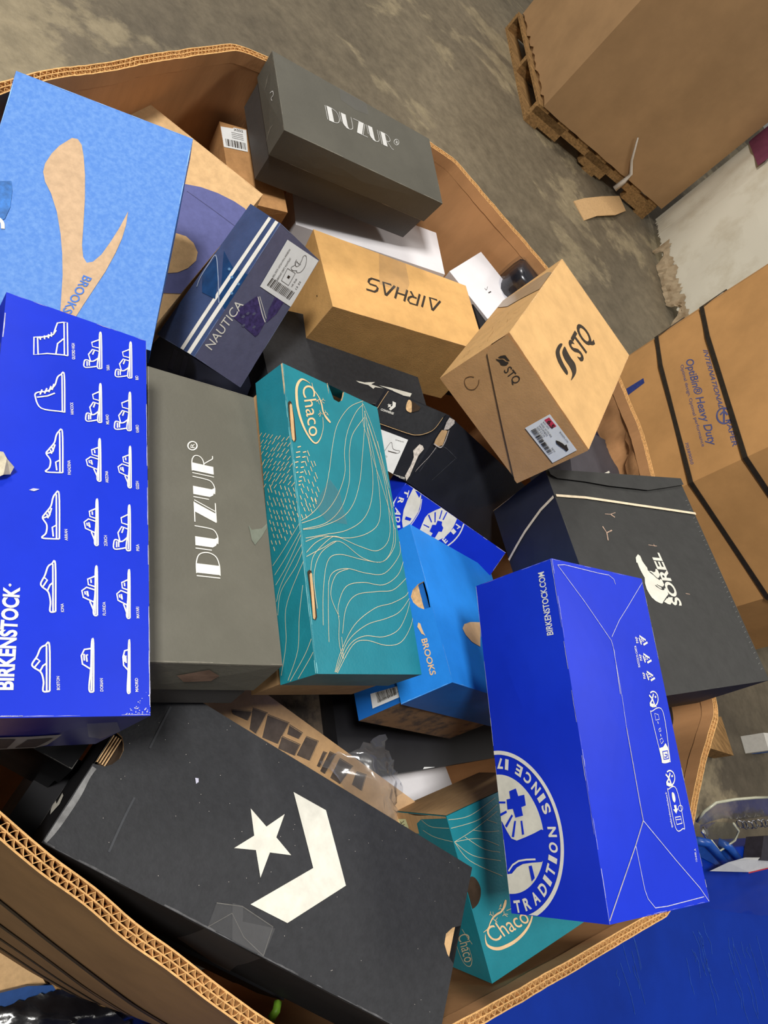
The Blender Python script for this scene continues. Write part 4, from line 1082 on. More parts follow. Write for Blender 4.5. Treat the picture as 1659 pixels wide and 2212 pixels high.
def small_logo(x_, y_):
    a = metric_logo(x_, y_); r_ = math.hypot(*a) * sc_; t_ = (math.atan2(a[1], a[0]) - w0_) * sgn + w1_
    return ((O0[0] + r_ * math.cos(t_)) / z.lu, (O0[1] + r_ * math.sin(t_)) / z.lv)


chaco_logo(z, mb, small_logo, 1.0)
for q in ([(1120, 1010), (1180, 1050), (1300, 1060)], [(1130, 1070), (1200, 1110), (1310, 1140)]): y.line(mb, C8(*q), .0006, PEACH)
y.text(mb, 'Chaco', *C8((1335, 1690), (1375, 1850), (1400, 1670)), PEACH)
y.line(mb, C8((1340, 1640), (1322, 1700), (1335, 1770), (1370, 1850), (1405, 1870), (1418, 1830), (1400, 1760)), .0009, PEACH)
y.line(mb, C8((1360, 1650), (1385, 1690), (1420, 1740)), .001, PEACH)
mb.build('lid', c.root)
# bare board of the tray seen past the lid
mb = MB(); TR = mat('tray_board', (180, 146, 104), .75, .2, .06, 40, stretch=(1, 1, 6))
y.poly(mb, [y.uv(*q) for q in C8((940, 955), (1264, 985), (1270, 1000), (1120, 1005), (1095, 1030), (1110, 1090), (900, 1050))], TR, .001)
zz = D['x0']
zz.poly(mb, [(0, 0), (1, 0), (1, 1), (0, 1)], TR, .0008, (), .03, False)
y.pp(mb, C8((958, 1003), (1030, 1003), (1050, 1058), (985, 1025)), mat('pale_green_label', (206, 214, 170), .6, .2, .03), .0015)
y.text(mb, '71', *C8((1022, 1010), (1028, 1035), (1000, 1018)), INK_K, off=.002)
y.line(mb, C8((1045, 965), (1090, 975), (1160, 975)), .003, DARKIN, .0014)
mb.build('tray', c.root)
nt_ = MB(); z.pp(nt_, C8((1398, 1528), (1385, 1430), (1400, 1350), (1430, 1352), (1458, 1400), (1462, 1450), (1448, 1500), (1420, 1530)), DARKIN, .0012, True); nt_.build('painted_thumb_notch', c.root)  # flat dark patch painted for the shade of the cut-out

# --- blue box with the shoe drawings, far left
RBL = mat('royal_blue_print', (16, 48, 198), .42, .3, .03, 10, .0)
RBD = mat('shaded_blue_end', (18, 24, 120), .3, .5, .03, 10)  # same blue darkened, the end face's shade put into the colour
RWEAR = mat('white_scuffed_fold', (190, 190, 208), .8, .2, .1, 200)
c = Carton(HEX['birk_left'], 'shoebox', 'royal blue shoebox printed with rows of white shoe drawings, far left')
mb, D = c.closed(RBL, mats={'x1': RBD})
z = D['z1']
ICON = {
 'boot': [[(0, 0), (1, 0), (1, .12), (.97, .3), (.8, .36), (.62, .42), (.55, .6), (.52, .98), (.02, .98), (.06, .6), (.02, .12), (0, 0)], [(0, .1), (1, .1)], [(.02, .86), (.52, .88)], [(.5, .85), (.62, .42), (.75, .34)], [(.05, .35), (.35, .3), (.5, .12)], [(.45, .8), (.55, .8)], [(.47, .68), (.58, .68)], [(.5, .57), (.62, .56)], [(.55, .48), (.68, .48)]],
 'hitop': [[(0, .02), (1, .02), (1, .14), (.92, .26), (.7, .36), (.55, .6), (.5, .95), (.38, 1), (.1, .8), (.02, .12), (0, .02)], [(0, .1), (1, .1)], [(.38, .95), (.42, .6), (.5, .35)], [(.45, .85), (.58, .78)], [(.48, .7), (.62, .62)], [(.52, .56), (.68, .48)], [(.58, .45), (.74, .38)]],
 'shoe': [[(0, 0), (1, 0), (1.0, .2), (.9, .32), (.72, .42), (.55, .7), (.45, .82), (.3, .62), (.12, .66), (.02, .85), (.0, .3), (0, 0)], [(0, .14), (1, .14)], [(.45, .8), (.5, .5), (.68, .38)], [(.05, .3), (.25, .35), (.3, .14)], [(.55, .62), (.45, .55)], [(.62, .55), (.52, .46)]],
 'clog': [[(0, 0), (1, 0), (1, .2), (.93, .42), (.75, .58), (.58, .8), (.5, .72), (.4, .4), (.2, .28), (0, .3), (0, 0)], [(0, .14), (1, .14)], [(.5, .7), (.65, .45), (.7, .62)], [(.42, .45), (.55, .3), (.6, .14)]],
 'two': [[(0, 0), (1, 0), (1, .1), (.5, .12), (.1, .22), (0, .16), (0, 0)], [(.02, .12), (1, .08)], [(.28, .16), (.38, .78), (.52, .86), (.6, .6), (.55, .14)], [(.62, .12), (.66, .5), (.78, .54), (.86, .1)], [(.4, .5), (.52, .56)], [(.44, .66), (.5, .7), (.5, .56), (.42, .56)], [(.7, .34), (.78, .36)], [(.1, .2), (.3, .42)]],
 'strap': [[(0, 0), (1, 0), (1, .1), (.5, .12), (.12, .24), (0, .2), (0, 0)], [(.02, .12), (1, .08)], [(.06, .24), (.02, .9), (.16, .96), (.24, .86), (.2, .5), (.3, .18)], [(.18, .6), (.4, .72), (.55, .5), (.5, .14)], [(.6, .12), (.64, .5), (.76, .54), (.86, .1)], [(.06, .8), (.2, .8)], [(.07, .68), (.2, .68)], [(.4, .5), (.52, .4)]],
 'one': [[(0, 0), (1, 0), (1, .1), (.5, .14), (.12, .24), (0, .2), (0, 0)], [(.02, .12), (1, .08)], [(.45, .14), (.55, .6), (.72, .66), (.85, .5), (.88, .12)], [(.6, .35), (.74, .4), (.74, .3)], [(.62, .5), (.76, .52)]],
}


def icon(kind, sole, heel, toe, top, C):
    """sole/top are x, heel/toe are y on the enlarged photograph; toe points up the picture"""
    lean = {'boot': 1, 'hitop': 1}.get(kind, 1)
    F = z.frame(*C((sole, heel), (sole - 2, toe), (top, heel - 2)))
    for q in ICON[kind]: z.fline(mb, F, q, .0011, INK_W, smooth=len(q) > 5 and kind not in ('boot',))


rows = [('boot', 402, 470, 270, 195, C4, 'GILFORD HIGH', 395, 492), ('hitop', 386, 810, 585, 207, C4, 'HANCOCK', 750, 823), ('shoe', 370, 1170, 928, 250, C4, 'PASADENA', 1097, 1183), ('shoe', 350, 1565, 1300, 228, C4, 'ARRAN', 1508, 1575), ('clog', 328, 1997, 1715, 218, C4, 'IONA', 1950, 2000), ('clog', 290, 255, -12, 160, C7, 'BOSTON', 168, 248),
        ('strap', 605, 545, 345, 495, C4, 'YARA', 523, 558), ('strap', 603, 868, 655, 505, C4, 'MILANO', 822, 880), ('two', 597, 1220, 987, 495, C4, 'ARIZONA', 1160, 1230), ('two', 580, 1603, 1350, 483, C4, 'ZÜRICH', 1545, 1608), ('two', 577, 2020, 1750, 468, C4, 'FLORIDA', 1940, 2020), ('one', 548, 258, -28, 437, C7, 'DORIAN', 180, 256),
        ('strap', 785, 600, 403, 683, C4, 'RIO', 588, 612), ('strap', 780, 915, 705, 677, C4, 'KAIRO', 882, 927), ('two', 780, 1257, 1030, 688, C4, 'GIZEH', 1218, 1266), ('strap', 775, 1632, 1383, 670, C4, 'PISA', 1595, 1634), ('two', 773, 2035, 1770, 680, C4, 'MAYARI', 1968, 2035), ('one', 762, 265, -22, 700, C7, 'MADRID', 178, 258)]
for kind, sole, heel, toe, top, C, nm, ty, hy in rows:
    icon(kind, sole, heel, toe, top, C)
    tx = {0: 0}.get(0)
    off_ = {402: 446, 386: 436, 370: 418, 350: 400, 328: 378, 290: 350, 605: 653, 603: 648, 597: 643, 580: 636, 577: 628, 548: 605, 785: 826, 780: 828, 775: 830, 773: 830, 762: 812}[sole]
    z.text(mb, nm, *C((off_, hy), (off_ - 3, ty), (off_ - 19, hy)), INK_W, .01)
q0 = C7((72, 248))[0]; q1 = C4((113, 1852))[0]; q2 = C7((-30, 248))[0]
z.text(mb, 'BIRKENSTOCK', q0, q1, q2, INK_W, .035)
z.line(mb, C4((57, 1845), (52, 1838), (57, 1832), (63, 1838)), .0006, INK_W, closed=True)
# crushed white corner and scuffs
r = random.Random(3)
for k in range(60):
    a = r.uniform(700, 882); b = 400 - (a - 700) * .9 * r.random() ** 1.5 * (1 if a > 760 else .4)
    s_ = r.uniform(2, 7); z.pp(mb, C7((a, b), (a + s_, b - s_ * .6), (a + s_ * 1.6, b + s_ * .3), (a + s_ * .4, b + s_ * .7)), RWEAR, .0007)
for k in range(22): a = r.uniform(-5, 120); z.pp(mb, C7((a, 404), (a + 12, 398), (a + 22, 406), (a + 8, 410)), RWEAR, .0007)
z.pp(mb, C4((170, 1272), (195, 1262), (232, 1268), (200, 1280)), RWEAR, .0007)
wear(mb, D, {'z1': 'u0 v0 v1 u1', 'y0': 'v1', 'y1': 'v1'}, RWEAR, .0009, .4, 10)
x1 = D['x1']
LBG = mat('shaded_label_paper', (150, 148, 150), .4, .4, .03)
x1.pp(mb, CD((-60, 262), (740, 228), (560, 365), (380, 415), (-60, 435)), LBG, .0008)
x1.pp(mb, CD((180, 395), (330, 280), (640, 262), (430, 385)), mat('label_grey_print', (60, 56, 60), .6, .2, .05), .0012); x1.pp(mb, CD((-60, 405), (-60, 275), (190, 272), (80, 400)), MATS['label_grey_print'], .0012)
mb.build('carton_body', c.root)
tp = MB(); x1.pp(tp, CD((1040, 100), (1400, 85), (1440, 200), (1200, 290), (1060, 260)), TAPE, .0012); tp.build('clear_tape', c.root)
sc = MB(); q = [z.p(*z.uv(*p_), h_) for p_, h_ in (((-20, 975), .002), ((2, 985), .006), ((14, 1000), .003), ((24, 1019), .007), ((20, 1028), .002), ((2, 1034), .006), ((-20, 1040), .002), ((4, 1008), .012))]
sc.add(q, [(0, 1, 7), (1, 2, 7), (2, 3, 7), (3, 4, 7), (4, 5, 7), (5, 6, 7), (6, 0, 7)], mat('crumpled_cream_scrap', (214, 204, 180), .6, .3, .15, 60))
sc.build('torn_paper', c.root)

# --- blue box, lower right, lying with its folded bottom up
c = Carton(HEX['birk_right'], 'shoebox', 'royal blue box, folded bottom up, with round white emblem, lower right')
mb, D = c.closed(RBL, bow=.0015)
z = D['z1']; y = D['y0']
for q in ([(400, 1440), (560, 1660), (715, 1893)], [(905, 1545), (820, 1685), (765, 1770), (718, 1870)], [(400, 1440), (440, 1438), (650, 1490), (705, 1500), (735, 1525), (745, 1555)], [(715, 1893), (730, 1950), (765, 2212)]): z.line(mb, C6(*q), .0007, RWEAR, smooth=False)
for q, w_ in (([(715, 0), (768, 316), (790, 470)], .0005), ([(790, 470), (870, 900), (893, 1015)], .0011), ([(893, 1015), (850, 1160), (700, 1605)], .0012), ([(893, 1015), (1090, 1250), (1230, 1410), (1285, 1490)], .0008), ([(850, 1160), (905, 1420), (925, 1475), (968, 1528), (1040, 1518), (1255, 1462)], .0007)): z.line(mb, C9(*q), w_, mat('grey_flap_edge', (170, 165, 175), .7, .2, .1, 200) if w_ > .001 else RWEAR, smooth=False)
y.text(mb, 'BIRKENSTOCK.COM', *C6((380, 1855), (322, 1478), (342, 1862)), INK_W, .018)
# emblem: fit its circle on the panel, then draw it in emblem units
def circ(p, pts):
    P = [p.uv(*q) for q in pts]; P = [(a * p.lu, b * p.lv) for a, b in P]
    Sx = Sy = Sxx = Syy = Sxy = Sxz = Syz = Sz = 0; n = len(P)
    m_ = Matrix(((sum(a * a for a, b in P), sum(a * b for a, b in P), sum(a for a, b in P)), (sum(a * b for a, b in P), sum(b * b for a, b in P), sum(b for a, b in P)), (sum(a for a, b in P), sum(b for a, b in P), n)))
    v = Vector((sum(a * (a * a + b * b) for a, b in P), sum(b * (a * a + b * b) for a, b in P), sum(a * a + b * b for a, b in P)))
    s_ = m_.inverted() @ v
    cx, cy = s_.x / 2, s_.y / 2
    return cx, cy, math.sqrt(max(1e-9, s_.z + cx * cx + cy * cy))


ecx, ecy, er = circ(y, C9((60, 607), (150, 625), (250, 690), (330, 800), (400, 960), (440, 1160), (425, 1330), (380, 1450), (330, 1530), (270, 1583)))


def unit(px):  # photograph -> emblem units (metric, unrotated)
    u, v = y.uv(*px); return ((u * y.lu - ecx) / er, (v * y.lv - ecy) / er)


EM = {k: [unit(q) for q in C9(*v)] for k, v in dict(
    white_top=[(72, 1020), (100, 1075), (128, 1120), (160, 1132), (210, 1112), (260, 1090), (305, 1066)],
    bot=[(105, 1330), (130, 1326), (160, 1290), (195, 1270), (250, 1262), (308, 1258)],
    stroke=[(110, 1312), (135, 1275), (170, 1252), (215, 1244), (270, 1242)],
    bar=[(232, 1282), (250, 1278), (268, 1352), (250, 1372)],
    cross=[(118, 842), (158, 825), (172, 870), (208, 862), (217, 925), (190, 935), (200, 985), (155, 997), (140, 945), (108, 950), (102, 890), (125, 885)],
    r1=[(48, 902), (95, 902), (95, 914), (48, 914)], r2=[(60, 975), (100, 955), (104, 968), (64, 990)], r3=[(92, 1045), (132, 978), (140, 986), (102, 1056)], r4=[(132, 1110), (148, 1016), (158, 1016), (146, 1112)], r5=[(185, 1016), (195, 1014), (206, 1095), (194, 1098)]).items()}


def emblem(p, mb, cx, cy, r, rot=0.0, mirror=1, text=True):
    c_, s_ = math.cos(rot), math.sin(rot)
    def G(x, y_): x = x * mirror; return ((cx + r * (x * c_ - y_ * s_)) / p.lu, (cy + r * (x * s_ + y_ * c_)) / p.lv)
    N = 96
    ang = lambda k: 2 * math.pi * k / N
    p.ribbon(mb, [G(.975 * math.cos(ang(k)), .975 * math.sin(ang(k))) for k in range(N)], .05 * r, INK_W, .0006, True)
    RI = .70
    a = EM['white_top']; b = EM['bot']
    # white cap above the boundary line, white segment below the other
    def seg(line, keep):
        th = lambda q: math.atan2(q[1], q[0])
        e = line[-1]; s0 = line[0]
        t0 = th(e); t1 = keep
        return t0, t1
    disc = [(RI * math.cos(ang(k)), RI * math.sin(ang(k))) for k in range(N)]
    cr = EM['cross']; cm = (sum(q[0] for q in cr) / 12, sum(q[1] for q in cr) / 12)
    bm = (sum(q[0] for q in EM['bar']) / 4, sum(q[1] for q in EM['bar']) / 4)
    def side_poly(line, ref, far):
        # extend the line to the disc on both ends and close it round the side holding ref
        d = Vector((line[-1][0] - line[0][0], line[-1][1] - line[0][1])).normalized()
        A = Vector(line[0]); 
        def hit(P, D):
            bq = P.dot(D); cq = P.dot(P) - RI * RI; return P + D * (-bq + math.sqrt(max(0, bq * bq - cq)))
        E1 = hit(Vector(line[-1]) * .98, d); E0 = hit(A * .98, -d if not far else Vector(far).normalized())
        t1 = math.atan2(E1.y, E1.x); t0 = math.atan2(E0.y, E0.x)
        for sg in (1, -1):
            span = (t0 - t1) * sg % (2 * math.pi); arc = [(RI * math.cos(t1 + sg * span * k / 30), RI * math.sin(t1 + sg * span * k / 30)) for k in range(31)]
            poly = list(line) + arc
            inside = False; n = len(poly)
            for i in range(n):
                x1_, y1_ = poly[i - 1]; x2_, y2_ = poly[i]
                if (y1_ > ref[1]) != (y2_ > ref[1]) and ref[0] < (x2_ - x1_) * (ref[1] - y1_) / (y2_ - y1_) + x1_: inside = not inside
            if inside: return poly
        return None
    top = side_poly(a, cm, None); bot_ = side_poly(b, bm, None)
    for q in (top, bot_):
        if q: p.poly(mb, [G(*k) for k in q], INK_C, .0006)
    for k in ('cross', 'r1', 'r2', 'r3', 'r4', 'r5', 'bar'): p.poly(mb, [G(*q) for q in EM[k]], RBL, .0011)
    p.ribbon(mb, [G(*q) for q in EM['stroke']], .02 * r, INK_W, .0006)
    # ring lettering, tops inwards, from the T to the 17
    t_T = math.atan2(*reversed(unit(C9((165, 1530))[0]))); t_7 = math.atan2(*reversed(unit(C9((60, 690))[0])))
    span = (t_7 - t_T); 
    while span > math.pi * 1.2: span -= 2 * math.pi
    while span < -math.pi * 1.2: span += 2 * math.pi
    word = 'TRADITION SINCE 1774'
    wts = [.55 if ch in 'I1 ' else 1 for ch in word]
    tot_ = sum(wts[:18]) - .5; acc = 0
    for i, ch in enumerate(word):
        w_ = wts[i]; mid = acc + w_ / 2 - .5; acc += w_
        if ch == ' ': continue
        t_ = t_T + span * mid / (tot_ - .5); sg = 1 if span > 0 else -1
        hw = abs(span) / tot_ * w_ * .34 * .84
        tx, ty = -math.sin(t_) * sg, math.cos(t_) * sg
        bx, by = .90 * math.cos(t_), .90 * math.sin(t_); ix, iy = -math.cos(t_), -math.sin(t_)
        F = lambda X_, Y_: G(bx + tx * (X_ * 2 - 1) * hw + ix * Y_ * .13, by + ty * (X_ * 2 - 1) * hw + iy * Y_ * .13)
        T, _ = text_tris(ch, .035)
        for tr in T:
            cc_ = clip_tri([F(*q) for q in tr])
            for k in range(1, len(cc_) - 1): p.tri(mb, [cc_[0], cc_[k], cc_[k + 1]], m=INK_W, off=.0006, maxlen=.03)


emblem(y, mb, ecx, ecy, er)
# recycling marks and pictograms on the folded bottom
def recyc(c0, num, C):
    pts = [(-26, -14), (22, -30), (8, 28)]; cx_, cy_ = c0
    R_ = [(cx_ + a, cy_ + b) for a, b in ((-34, -26), (28, 14), (-12, 38))]
    for i in range(3):
        a, b = R_[i], R_[(i + 1) % 3]
        z.line(mb, C((a[0] * .88 + b[0] * .12, a[1] * .88 + b[1] * .12), (a[0] * .25 + b[0] * .75, a[1] * .25 + b[1] * .75)), .0022, INK_W, smooth=False)
    z.text(mb, num, *C((cx_ + 2, cy_ + 15), (cx_ - 4, cy_ - 8), (cx_ - 14, cy_ + 18)), INK_W, .02)


recyc((912, 1885), '20', C6); recyc((935, 1992), '22', C6); recyc((955, 2098), '21', C6)
z.text(mb, 'PAP', *C6((880, 1905), (872, 1868), (866, 1908)), INK_W, .02); z.text(mb, 'PAP', *C6((902, 2010), (894, 1972), (888, 2013)), INK_W, .02); z.text(mb, 'PAP', *C6((922, 2118), (914, 2080), (908, 2121)), INK_W, .02)
z.text(mb, 'RACCOLTA CARTA', *C6((888, 2050), (864, 1922), (876, 2052)), INK_W, .02)
for cx_, cy_ in ((952, 300), (1050, 765)):
    z.line(mb, [(1059 + (cx_ + 30 * math.cos(a)) / 2.7233, 1400 + (cy_ + 44 * math.sin(a)) / 2.7233) for a in [(-2.2 + k * .5) for k in range(9)]], .0014, INK_W)
    z.line(mb, C9((cx_ - 25, cy_ - 22), (cx_ - 5, cy_ + 2), (cx_ + 10, cy_ + 40)), .0022, INK_W); z.line(mb, C9((cx_ + 2, cy_ - 30), (cx_ - 8, cy_ + 6), (cx_ - 20, cy_ + 28)), .0018, INK_W)
    z.pp(mb, C9((cx_ - 22, cy_ + 22), (cx_ + 4, cy_ + 30), (cx_ + 22, cy_ + 46), (cx_ - 4, cy_ + 50), (cx_ - 20, cy_ + 42)), INK_W)
    z.pp(mb, C9((cx_ + 8, cy_ - 14), (cx_ + 16, cy_ - 20), (cx_ + 20, cy_ - 10), (cx_ + 12, cy_ - 4)), INK_W)
z.line(mb, C9((944, 372), (1010, 372), (1050, 640), (1048, 668), (1006, 674), (998, 640), (940, 400)), .0009, INK_W, closed=True)
z.pp(mb, C9((985, 590), (1010, 582), (1025, 560), (1040, 585), (1052, 655), (1045, 672), (1006, 676)), INK_W)
z.line(mb, C9((1005, 610), (1035, 604), (1042, 650), (1012, 655)), .0012, RBL, .0012, False, True); z.line(mb, C9((1018, 625), (1032, 628), (1028, 642), (1016, 640)), .001, RBL, .0012)
for q in ([(960, 385), (982, 392), (988, 420), (966, 425)], [(984, 480), (994, 470), (998, 488), (988, 492)], [(990, 540), (1004, 530), (1012, 548), (1000, 564)]): z.line(mb, C9(*q), .0007, INK_W, closed=True, smooth=False)
z.line(mb, C9((978, 432), (982, 446)), .0012, INK_W, smooth=False); z.line(mb, C9((994, 506), (998, 520)), .0012, INK_W, smooth=False)
z.line(mb, C9((1042, 830), (1090, 830), (1136, 1040), (1128, 1062), (1086, 1060), (1040, 850)), .0009, INK_W, closed=True)
z.pp(mb, C9((1062, 850), (1076, 856), (1084, 890), (1078, 908), (1066, 890)), INK_W, smooth=True)
z.pp(mb, C9((1074, 925), (1088, 922), (1092, 945), (1100, 944), (1088, 974), (1070, 950), (1080, 948)), INK_W)
z.line(mb, C9((1082, 996), (1114, 990), (1124, 1030), (1092, 1038)), .001, INK_W, closed=True, smooth=False); z.line(mb, C9((1086, 1010), (1118, 1006)), .0007, INK_W, smooth=False)
z.line(mb, [(1059 + (1114 + 13 * math.cos(a)) / 2.7233, 1400 + (942 + 17 * math.sin(a)) / 2.7233) for a in [k * .8 for k in range(8)]], .0007, INK_W, closed=True)
z.text(mb, 'quefairedemesdechets.fr', *C9((1068, 1055), (1030, 845), (1058, 1057)), INK_W, .01)
z.text(mb, '115-0181_A', *C9((1215, 1255), (1204, 1180), (1205, 1257)), INK_W, .01)
wear(mb, D, {'z1': 'v0 v1 u0 u1', 'y0': 'v1 u0 v0'}, RWEAR, .0009, .35, 12)
mb.build('carton_body', c.root)

# --- blue box glimpsed in the middle
c = Carton(HEX['birk_mid'], 'shoebox', 'royal blue box with white cross emblem, mostly buried beneath the torn black box')
mb, D = c.closed(RBL, bow=.0006)
best = max(D.values(), key=lambda p: 0 if (lambda q: not (-.05 < q[0] < 1.05 and -.05 < q[1] < 1.05))(p.uv(*CB((700, 760))[0])) or p.n.dot(CAM - p.p(.5, .5)) < 0 else 1)
z = best
z.line(mb, CB((1005, 725), (960, 830), (890, 920), (810, 985), (740, 1030)), .0024, INK_W)
z.pp(mb, CB((745, 530), (660, 565), (580, 605), (540, 650), (505, 730), (470, 815), (560, 870), (690, 925), (780, 880), (840, 820), (885, 750), (922, 668), (860, 610)), INK_C)
for q in ([(515, 735), (525, 728), (590, 760), (586, 772)], [(574, 622), (588, 612), (622, 700), (612, 710)], [(652, 590), (668, 582), (664, 705), (652, 705)], [(738, 560), (748, 566), (718, 668), (706, 662)], [(795, 582), (806, 590), (760, 680), (748, 672)]): z.pp(mb, CB(*q), RBL, .0011)
z.pp(mb, CB((688, 685), (742, 698), (738, 740), (756, 772), (738, 818), (700, 815), (680, 850), (655, 890), (608, 870), (630, 835), (592, 812), (610, 775), (625, 735), (668, 738)), RBL, .0011)
z.pp(mb, CB((405, 290), (430, 300), (422, 330), (470, 415), (495, 370), (490, 470), (462, 580), (400, 680), (350, 745), (275, 770), (265, 690), (285, 560), (335, 430)), INK_C)
z.pp(mb, CB((310, 635), (378, 660), (360, 690), (298, 672)), RBL, .0011); z.line(mb, CB((502, 430), (480, 560), (420, 670), (370, 740)), .0012, INK_W); z.line(mb, CB((425, 325), (465, 340), (500, 370)), .0012, INK_W)
for ch, a, b, t_ in (('T', (305, 310), (285, 395), (355, 330)), ('R', (232, 405), (212, 478), (292, 425)), ('A', (190, 528), (172, 615), (258, 572)), ('D', (185, 640), (196, 710), (240, 640)), ('I', (205, 745), (212, 775), (240, 742)), ('7', (900, 735), (945, 710), (925, 790)), ('1', (845, 815), (880, 780), (880, 855)), ('E', (740, 915), (770, 880), (785, 965))):
    if ch in '71E':
        pass
    z.text(mb, ch, *CB(a, b, t_), INK_W, .03)
z.line(mb, CB((200, 400), (165, 480), (165, 520)), .0024, INK_W)
wear(mb, D, {'z1': 'v0 v1 u0 u1'}, RWEAR, .0008, .2, 13)
mb.build('carton_body', c.root)

# --- bright blue box
CYB = mat('azure_blue_print', (36, 132, 226), .45, .4, .03, 20, .08)
CYD = mat('azure_blue_side', (24, 100, 184), .45, .4, .03, 20, .08)
c = Carton(HEX['brooks_blue'], 'shoebox', 'bright azure shoebox with thumb hole between the teal and royal blue boxes')
BRN = mat('scribbled_brown_base', (140, 112, 86), .8, .2, .12, 40, rgb2=(92, 80, 74), lo=.45, hi=.6)
BRP = c.patches()
bd, BP = c.body(CYD, mats={'x1': BRN}, inset=.004)
if BP['y0'].n.dot(CAM - BP['y0'].p(.5, .5)) > 0: y = BP['y0']
lb = MB(); q = C8((820, 270), (990, 222), (1000, 285), (833, 356)); y.pp(lb, q, PAPER, .0009)
for k in range(22):
    x = k / 22; r_ = random.Random(k + 4).uniform(.3, 1)
    y.pp(lb, C8((852 + 118 * x, 262 - 34 * x), (852 + 118 * x + 4 * r_, 261 - 34 * x), (868 + 112 * x + 4 * r_, 322 - 52 * x), (868 + 112 * x, 323 - 52 * x)), INK_K, .0013)
y.text(lb, '1 95394 50143 8', *C8((862, 322), (985, 262), (865, 310)), INK_K, off=.0013)
lb.build('barcode_label', c.root)
bd.build('box_base', c.root)
D0 = c.patches((0, 0, .48), (1, 1, 1), .001)
hol = [tuple(max(.012, min(.985, k)) for k in D0['y0'].uv(*q)) for q in C5((1150, 1535), (1115, 1555), (1085, 1590), (1075, 1630), (1090, 1665), (1120, 1692), (1150, 1704), (1188, 1692), (1175, 1620))]
ld, LP = c.lid(.48, CYB, holes={'y0': [hol]}, mats={'x1': CYD})
y = LP['y0']; z = LP['z1']
y.text(ld, 'BROOKS', *C5((1138, 1885), (1190, 2100), (1172, 1876)), PEACHB, .02)
y.pp(ld, C5((1120, 1785), (1132, 1790), (1140, 1815), (1150, 1840), (1162, 1864), (1150, 1855), (1140, 1852), (1128, 1830), (1115, 1810)), PEACHB)
z.pp(ld, C5((1375, 1820), (1385, 1795), (1420, 1783), (1480, 1785), (1480, 1930), (1430, 1900), (1395, 1860)), PEACHB, smooth=False)
wear(ld, LP, {'z1': 'v0 u1', 'y0': 'u1'}, mat('pale_azure_fold', (120, 185, 240), .6, .2, .05), .0012, .15, 14)
ld.build('lid', c.root)
ti = MB(); 
for k in range(7):
    a = k / 7
    ti.add([BP['y0'].p(.25 + .06 * k, .55, .001), BP['y0'].p(.31 + .06 * k, .55, .0015), BP['y0'].p(.31 + .06 * k, .95, .001), BP['y0'].p(.25 + .06 * k, .95, .0018)], [(0, 1, 2, 3)], KRAFT_IN)
ti.build('board_lining', c.root)

# --- black ridged SOREL box
SBK = mat('ridged_black_board', (54, 54, 53), .6, .3, .04, 40, .5, 60, stretch=(1, 1, 1))
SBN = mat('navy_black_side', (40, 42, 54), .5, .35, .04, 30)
c = Carton(HEX['sorel'], 'shoebox', 'large black boot box with white polar bear and cream elastic band')
mb, D = c.closed(SBK, mats={'y1': SBN, 'y0': SBN, 'x1': mat('black_end_board', (36, 34, 36), .6, .25, .04, 30)}, bow=.003)
z = D['z1']
GB = crop(1350, 1180, 11.06)
z.pp(mb, GB((270, 215), (320, 250), (345, 300), (370, 370), (430, 460), (490, 540), (500, 590), (560, 660), (640, 720), (700, 780), (780, 835), (800, 805), (830, 820), (860, 880), (890, 945), (860, 990), (820, 985), (720, 935), (705, 940), (830, 1015), (825, 1045), (770, 1015), (690, 950), (668, 945), (700, 985), (800, 1050), (860, 1075), (890, 1065), (900, 1025), (935, 1040), (960, 1090), (990, 1170), (930, 1250), (880, 1330), (850, 1390), (800, 1380), (700, 1330), (600, 1240), (540, 1150), (480, 1040), (440, 900), (430, 770), (400, 720), (340, 610), (290, 500), (260, 415), (235, 410), (220, 290), (245, 250)), INK_C)
z.pp(mb, GB((530, 610), (580, 615), (640, 645), (680, 630), (680, 580), (700, 560), (740, 600), (760, 650), (790, 710), (760, 780), (730, 785), (680, 740), (600, 660)), INK_C)
z.pp(mb, GB((890, 1345), (920, 1310), (950, 1270), (980, 1265), (990, 1235), (1025, 1240), (1050, 1290), (1080, 1350), (1040, 1415), (980, 1400)), INK_C)
z.text(mb, 'SOREL', *GB((1318, 1445), (765, 180), (1095, 1430)), INK_C, .03)
for q in ([(680, 1138), (712, 1140), (742, 1130)], [(712, 1140), (738, 1158)], [(665, 1212), (690, 1250), (720, 1236)], [(690, 1250), (698, 1296)], [(935, 1325), (985, 1332)], [(965, 1320), (975, 1335)], [(1155, 1615), (1180, 1620)]): z.line(mb, C6(*q), .002 if q[0][0] in (712, 665, 690) else .001, mat('scratch_tan', (176, 150, 132), .8, .1, .15, 300), smooth=False)
r = random.Random(5)
for k in range(36):  # short ticks along the fold
    t_ = k / 36; a = z.p(.15 + t_ * .8, .0); yq = .985 if (z.p(.5, 1) - D['y1'].p(.5, 1)).length < .05 else .015
    z.ribbon(mb, [(.12 + t_ * .85, yq), (.125 + t_ * .85, yq + (-.02 if yq > .5 else .02))], .0005, mat('grey_tick', (120, 120, 118), .7, .2, .1), .0007)
wear(mb, D, {'z1': 'v0 v1 u1', 'y1': 'u0'}, mat('grey_black_fold', (110, 108, 104), .8, .1, .1), .001, .45, 15)
vis = D['y1'] if D['y1'].n.dot(CAM - D['y1'].p(.5, .5)) > 0 else D['y0']
vis.line(mb, C6((20, 1112), (110, 1045), (200, 965), (330, 868)), .003, KRAFT_IN, .0012); D['x0'].ribbon(mb, [(0, .99), (1, .99)], .002, KRAFT_IN, .0008)
mb.build('carton_body', c.root)
eb = MB(); BANDM = mat('cream_elastic', (222, 206, 178), .7, .2, .05, 100)
